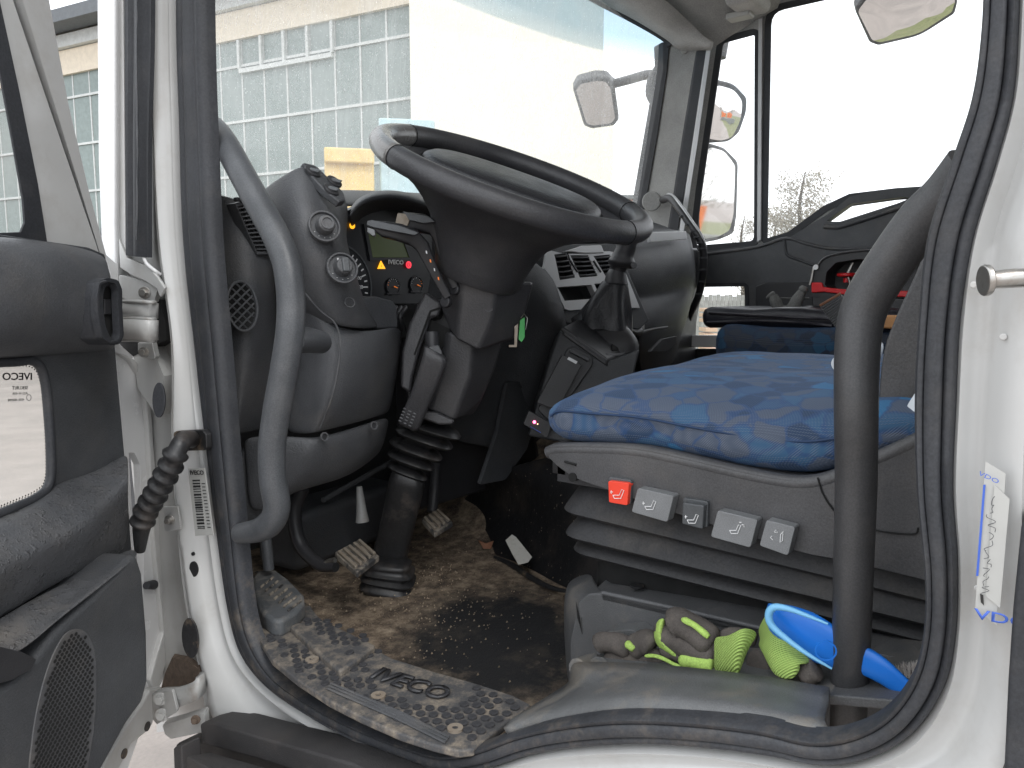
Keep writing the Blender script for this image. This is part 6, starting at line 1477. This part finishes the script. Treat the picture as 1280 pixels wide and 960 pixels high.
plate('latch', pp(rnd([(758, 790), (790, 787), (806, 797), (806, 812), (794, 814), (790, 798), (760, 799)], .15), XB-.03), V((.03, 0, 0)), 'tray_grey', bx_, bevel=.003)
disc('screw', PX(796, 733, XB+.06), WZ, .009, .002, 'rubber_dirty', bx_, 16)
for px in (1010, 1080, 1130): rbox('mount', PX(px, 812+(px-1010)*.2, XB+.05), AX, (.05, .05, .02), 'box_grey', bx_, .004)
# tray lip over the wheel arch
tr_ = empty('sill_tray', PX(880, 880, .06), 'grey plastic sill tray over the wheel arch holding gloves and a brush', 'tray')
XT0 = .075
upE = crom([PX(a, b2, x) for a, b2, x in [(640, 905, .03), (665, 890, .05), (700, 868, .09), (716, 855, .10), (719, 836, .10), (730, 833, .10), (800, 835, .10), (900, 845, .10), (980, 856, .10), (1038, 866, .10)]], 5)
miE = crom([PX(a, b2, x) for a, b2, x in [(640, 908, .02), (668, 896, .03), (705, 880, .05), (730, 868, .06), (760, 862, .06), (800, 860, .06), (850, 862, .06), (920, 872, .06), (980, 884, .06), (1032, 898, .06)]], 5)
loE = crom([PX(a, b2, x) for a, b2, x in [(640, 918, .01), (672, 908, .01), (710, 900, .01), (745, 894, .01), (780, 891, .01), (820, 891, .01), (860, 893, .01), (925, 900, .01), (985, 911, .01), (1036, 922, .01)]], 5)
mi2 = [a.lerp(b2, .5)+V((-.008, 0, .004)) for a, b2 in zip(miE, loE)]
loft('lip', [upE, [a.lerp(b2, .5)+V((.004, 0, -.002)) for a, b2 in zip(upE, miE)], miE, mi2, loE], 'tray_grey', tr_, closed=False, caps=False, solid=.006, sharp=180)
plate('tray_floor', [PX(719, 838, .10), PX(1038, 868, .10), PX(1038, 868, .10)+V((.11, 0, 0)), PX(719, 838, .10)+V((.11, 0, 0))], V((0, 0, -.01)), 'tray_grey', tr_, bevel=.002)
plate('rear_floor', [PX(1030, 868, .10), PX(1180, 880, .10), PX(1180, 880, .10)+V((.3, 0, 0)), PX(1030, 868, .10)+V((.2, 0, 0))], V((0, 0, -.01)), 'box_grey', tr_, bevel=.002)
tube('front_nub', [PX(722, 836, .1), PX(745, 828, .14), PX(748, 834, .12)], .012, 'tray_grey', tr_, 10)

# ================================================================== GLOVES
XGv = .15
def finger(parent, pts, r, mat='glove_grey', x=XGv, name='finger'):
    P = crom([PX(a, b2, x) for a, b2 in pts], 4); n = len(P)
    rr = [r*(.55 if i == 0 else .86 if i == 1 else 1+.05*math.sin(i*.8)) for i in range(n)]; rr[-1] *= .8
    path = [p+V([random.uniform(-.0003, .0003) for _ in range(3)]) for p in P]
    return tube(name, path, rr, mat, parent, 14, sharp=180, flat=.85)
g1_ = empty('work_glove', PX(790, 815, XGv), 'grey palmed work glove with green back, fingers pointing left in the sill tray', 'glove')
finger(g1_, [(747, 806), (754, 803), (770, 804), (790, 812)], .0125)
finger(g1_, [(760, 828), (768, 823), (785, 822), (806, 824)], .0115)
finger(g1_, [(802, 830), (808, 824), (818, 822), (832, 826)], .0105)
finger(g1_, [(790, 812), (798, 806), (808, 802), (818, 808)], .0145, name='knuckle')
finger(g1_, [(782, 804), (787, 807), (793, 812)], .0045, 'glove_green', XGv-.012, 'green_tip')
patch('green_back', [[PX(802, 818, XGv-.012), PX(812, 815, XGv-.013), PX(828, 818, XGv-.014), PX(842, 827, XGv-.014), PX(858, 833, XGv-.014)], [PX(806, 822, XGv-.018), PX(815, 820, XGv-.018), PX(828, 824, XGv-.018), PX(842, 832, XGv-.018), PX(856, 836, XGv-.018)]], 'glove_green', g1_, 2, .003)
g2_ = empty('work_glove', PX(880, 810, XGv), 'grey palmed work glove with ribbed green cuff pulled toward the blue brush', 'glove')
random.seed(11)
patch('green_side', [[PX(822, 773, XGv), PX(816, 784, XGv-.002), PX(815, 797, XGv-.004), PX(822, 812, XGv-.004), PX(838, 826, XGv-.002), PX(856, 834, XGv)],
    [PX(828, 772, XGv-.012), PX(824, 784, XGv-.018), PX(823, 796, XGv-.02), PX(830, 808, XGv-.02), PX(844, 820, XGv-.016), PX(862, 832, XGv-.01)],
    [PX(834, 774, XGv), PX(831, 786, XGv-.004), PX(830, 796, XGv-.004), PX(837, 806, XGv-.004), PX(850, 816, XGv-.002), PX(866, 830, XGv)]], 'glove_green', g2_, 2, .003)
finger(g2_, [(826, 778), (830, 790), (840, 800)], .011, name='finger')
finger(g2_, [(828, 796), (838, 795), (855, 803), (876, 812), (895, 818)], .0155)
finger(g2_, [(838, 782), (850, 778), (872, 790), (892, 805)], .0165)
finger(g2_, [(828, 812), (842, 812), (862, 820), (888, 828)], .0125)
finger(g2_, [(850, 826), (862, 826), (878, 830), (892, 832)], .0078, 'glove_green', XGv-.012, 'green_stripe')
finger(g2_, [(852, 774), (862, 778), (874, 786), (886, 796)], .0035, 'glove_green', XGv-.014, 'green_edge')
pxloft('palm', [(868, 798, 868, 832), (880, 798, 880, 835), (894, 800, 894, 838), (905, 802, 905, 838)], 'glove_grey', g2_, .7, 2.6, 18, XGv, interp=2)
# ribbed cuff: two crumpled sheets
patch('cuff', [[PX(890, 793, .135), PX(907, 796, .12), PX(922, 786, .115), (PX(936, 784, .12)), PX(950, 790, .14)],
               [PX(890, 810, .128), PX(908, 812, .115), PX(920, 806, .11), PX(932, 800, .115), PX(946, 800, .13)],
               [PX(890, 826, .128), PX(908, 828, .115), PX(919, 823, .11), PX(929, 816, .115), PX(938, 810, .13)],
               [PX(890, 843, .13), PX(908, 845, .12), PX(920, 847, .115), PX(927, 842, .12), PX(930, 826, .135)]], 'glove_knit', g2_, 2, .004)
patch('cuff', [[PX(942, 790, .17), PX(958, 760, .16), PX(968, 762, .15), PX(982, 775, .145), PX(1000, 795, .14), PX(1022, 822, .135)],
               [PX(950, 799, .15), PX(960, 788, .14), PX(968, 790, .125), PX(984, 800, .12), PX(1000, 815, .118), PX(1015, 826, .12)],
               [PX(944, 805, .14), PX(954, 808, .125), PX(960, 814, .11), PX(978, 820, .105), PX(996, 826, .105), PX(1010, 828, .11)],
               [PX(952, 814, .13), PX(958, 824, .12), PX(962, 834, .105), PX(976, 842, .10), PX(988, 838, .10), PX(998, 830, .105)],
               [PX(958, 828, .125), PX(963, 838, .115), PX(968, 846, .105), PX(980, 851, .10), PX(995, 850, .10), PX(1004, 832, .11)]], 'glove_knit', g2_, 2, .004)
patch('cuff_inside', [[PX(932, 815, .16), PX(945, 808, .15), PX(960, 822, .15)], [PX(930, 830, .15), PX(945, 832, .15), PX(962, 842, .14)], [PX(932, 845, .15), PX(946, 848, .14), PX(968, 852, .14)]], 'glove_grey', g2_, 2, .004)
finger(g2_, [(898, 800), (915, 793), (930, 795), (945, 800)], .008, 'glove_grey', .16, 'lining')
finger(g2_, [(1002, 848), (1012, 840), (1022, 836)], .012, 'glove_grey', .12, 'lining')

# ================================================================== HAND BRUSH
br = empty('hand_brush', PX(1080, 830, .13), 'blue plastic hand brush with pale bristles lying behind the right grab handle', 'brush')
XH = .125
pth = [(960, 768, 964, 756, .1), (962, 788, 985, 757, .1), (985, 806, 1014, 765, .1), (1012, 824, 1036, 777, .1), (1038, 833, 1056, 792, .1), (1066, 838, 1080, 806, .1), (1096, 852, 1106, 822, .11), (1118, 866, 1128, 842, .12), (1138, 880, 1146, 860, .13)]
secs = []
for lx, ly, rx, ry, x in pth:
    A_, B_ = PX(lx, ly, XH), PX(rx, ry, XH); c = (A_+B_)/2; a = (B_-A_)/2; secs.append(superell(c, a, FH*max(.008, a.length*.45), 18, 3))
mids = [crom([s_[j] for s_ in secs], 4) for j in range(18)]
loft('handle', [[mids[j][i] for j in range(18)] for i in range(len(mids[0]))], 'brush_blue', br, sharp=180)
rimp = [PX(a, b2, XH-.02) for a, b2 in c2([(1040, 836), (1010, 818), (985, 800), (965, 782), (961, 768), (968, 759), (985, 761), (1010, 770), (1035, 780)], 5)]
tube('pale_rim', rimp, [.001, .0022, .003, .0038, .0038, .003, .002, .001], 'brush_pale', br, 10)
ringo('thumb_dimple', PX(1032, 813, XH-.030), nx+V((0, -.5, 0)), .0095, .0082, .0012, 'brush_blue', br, 22)
VS = []; FS = []
for i in range(520):
    px = random.uniform(1126, 1160); py0 = 862-(px-1136)*.05
    a = PX(px+random.uniform(-2, 2), 850+random.uniform(-3, 16), .15+random.uniform(0, .05)); spread = (px-1150)*.8
    tip = PX(px+spread*.4+random.gauss(0, 3.5), 828+random.uniform(-5, 8)+abs(px-1150)*.15, .15+random.uniform(-.01, .06))
    wv_ = RT*.0010; b0 = len(VS); VS += [a-wv_, a+wv_, a+FW*.0008, tip]; FS += [(b0, b0+1, b0+3), (b0+1, b0+2, b0+3), (b0+2, b0, b0+3)]
for i in range(14):
    a = PX(1140, 855, .15); tip = PX(1118+random.uniform(0, 20), 826+random.uniform(0, 16), .15); b0 = len(VS); wv_ = UP*.0005
    VS += [a-wv_, a+wv_, a+FW*.0008, tip]; FS += [(b0, b0+1, b0+3), (b0+1, b0+2, b0+3), (b0+2, b0, b0+3)]
o = obj('bristles', VS, FS, 'bristle', br); tag(o, kind='stuff')
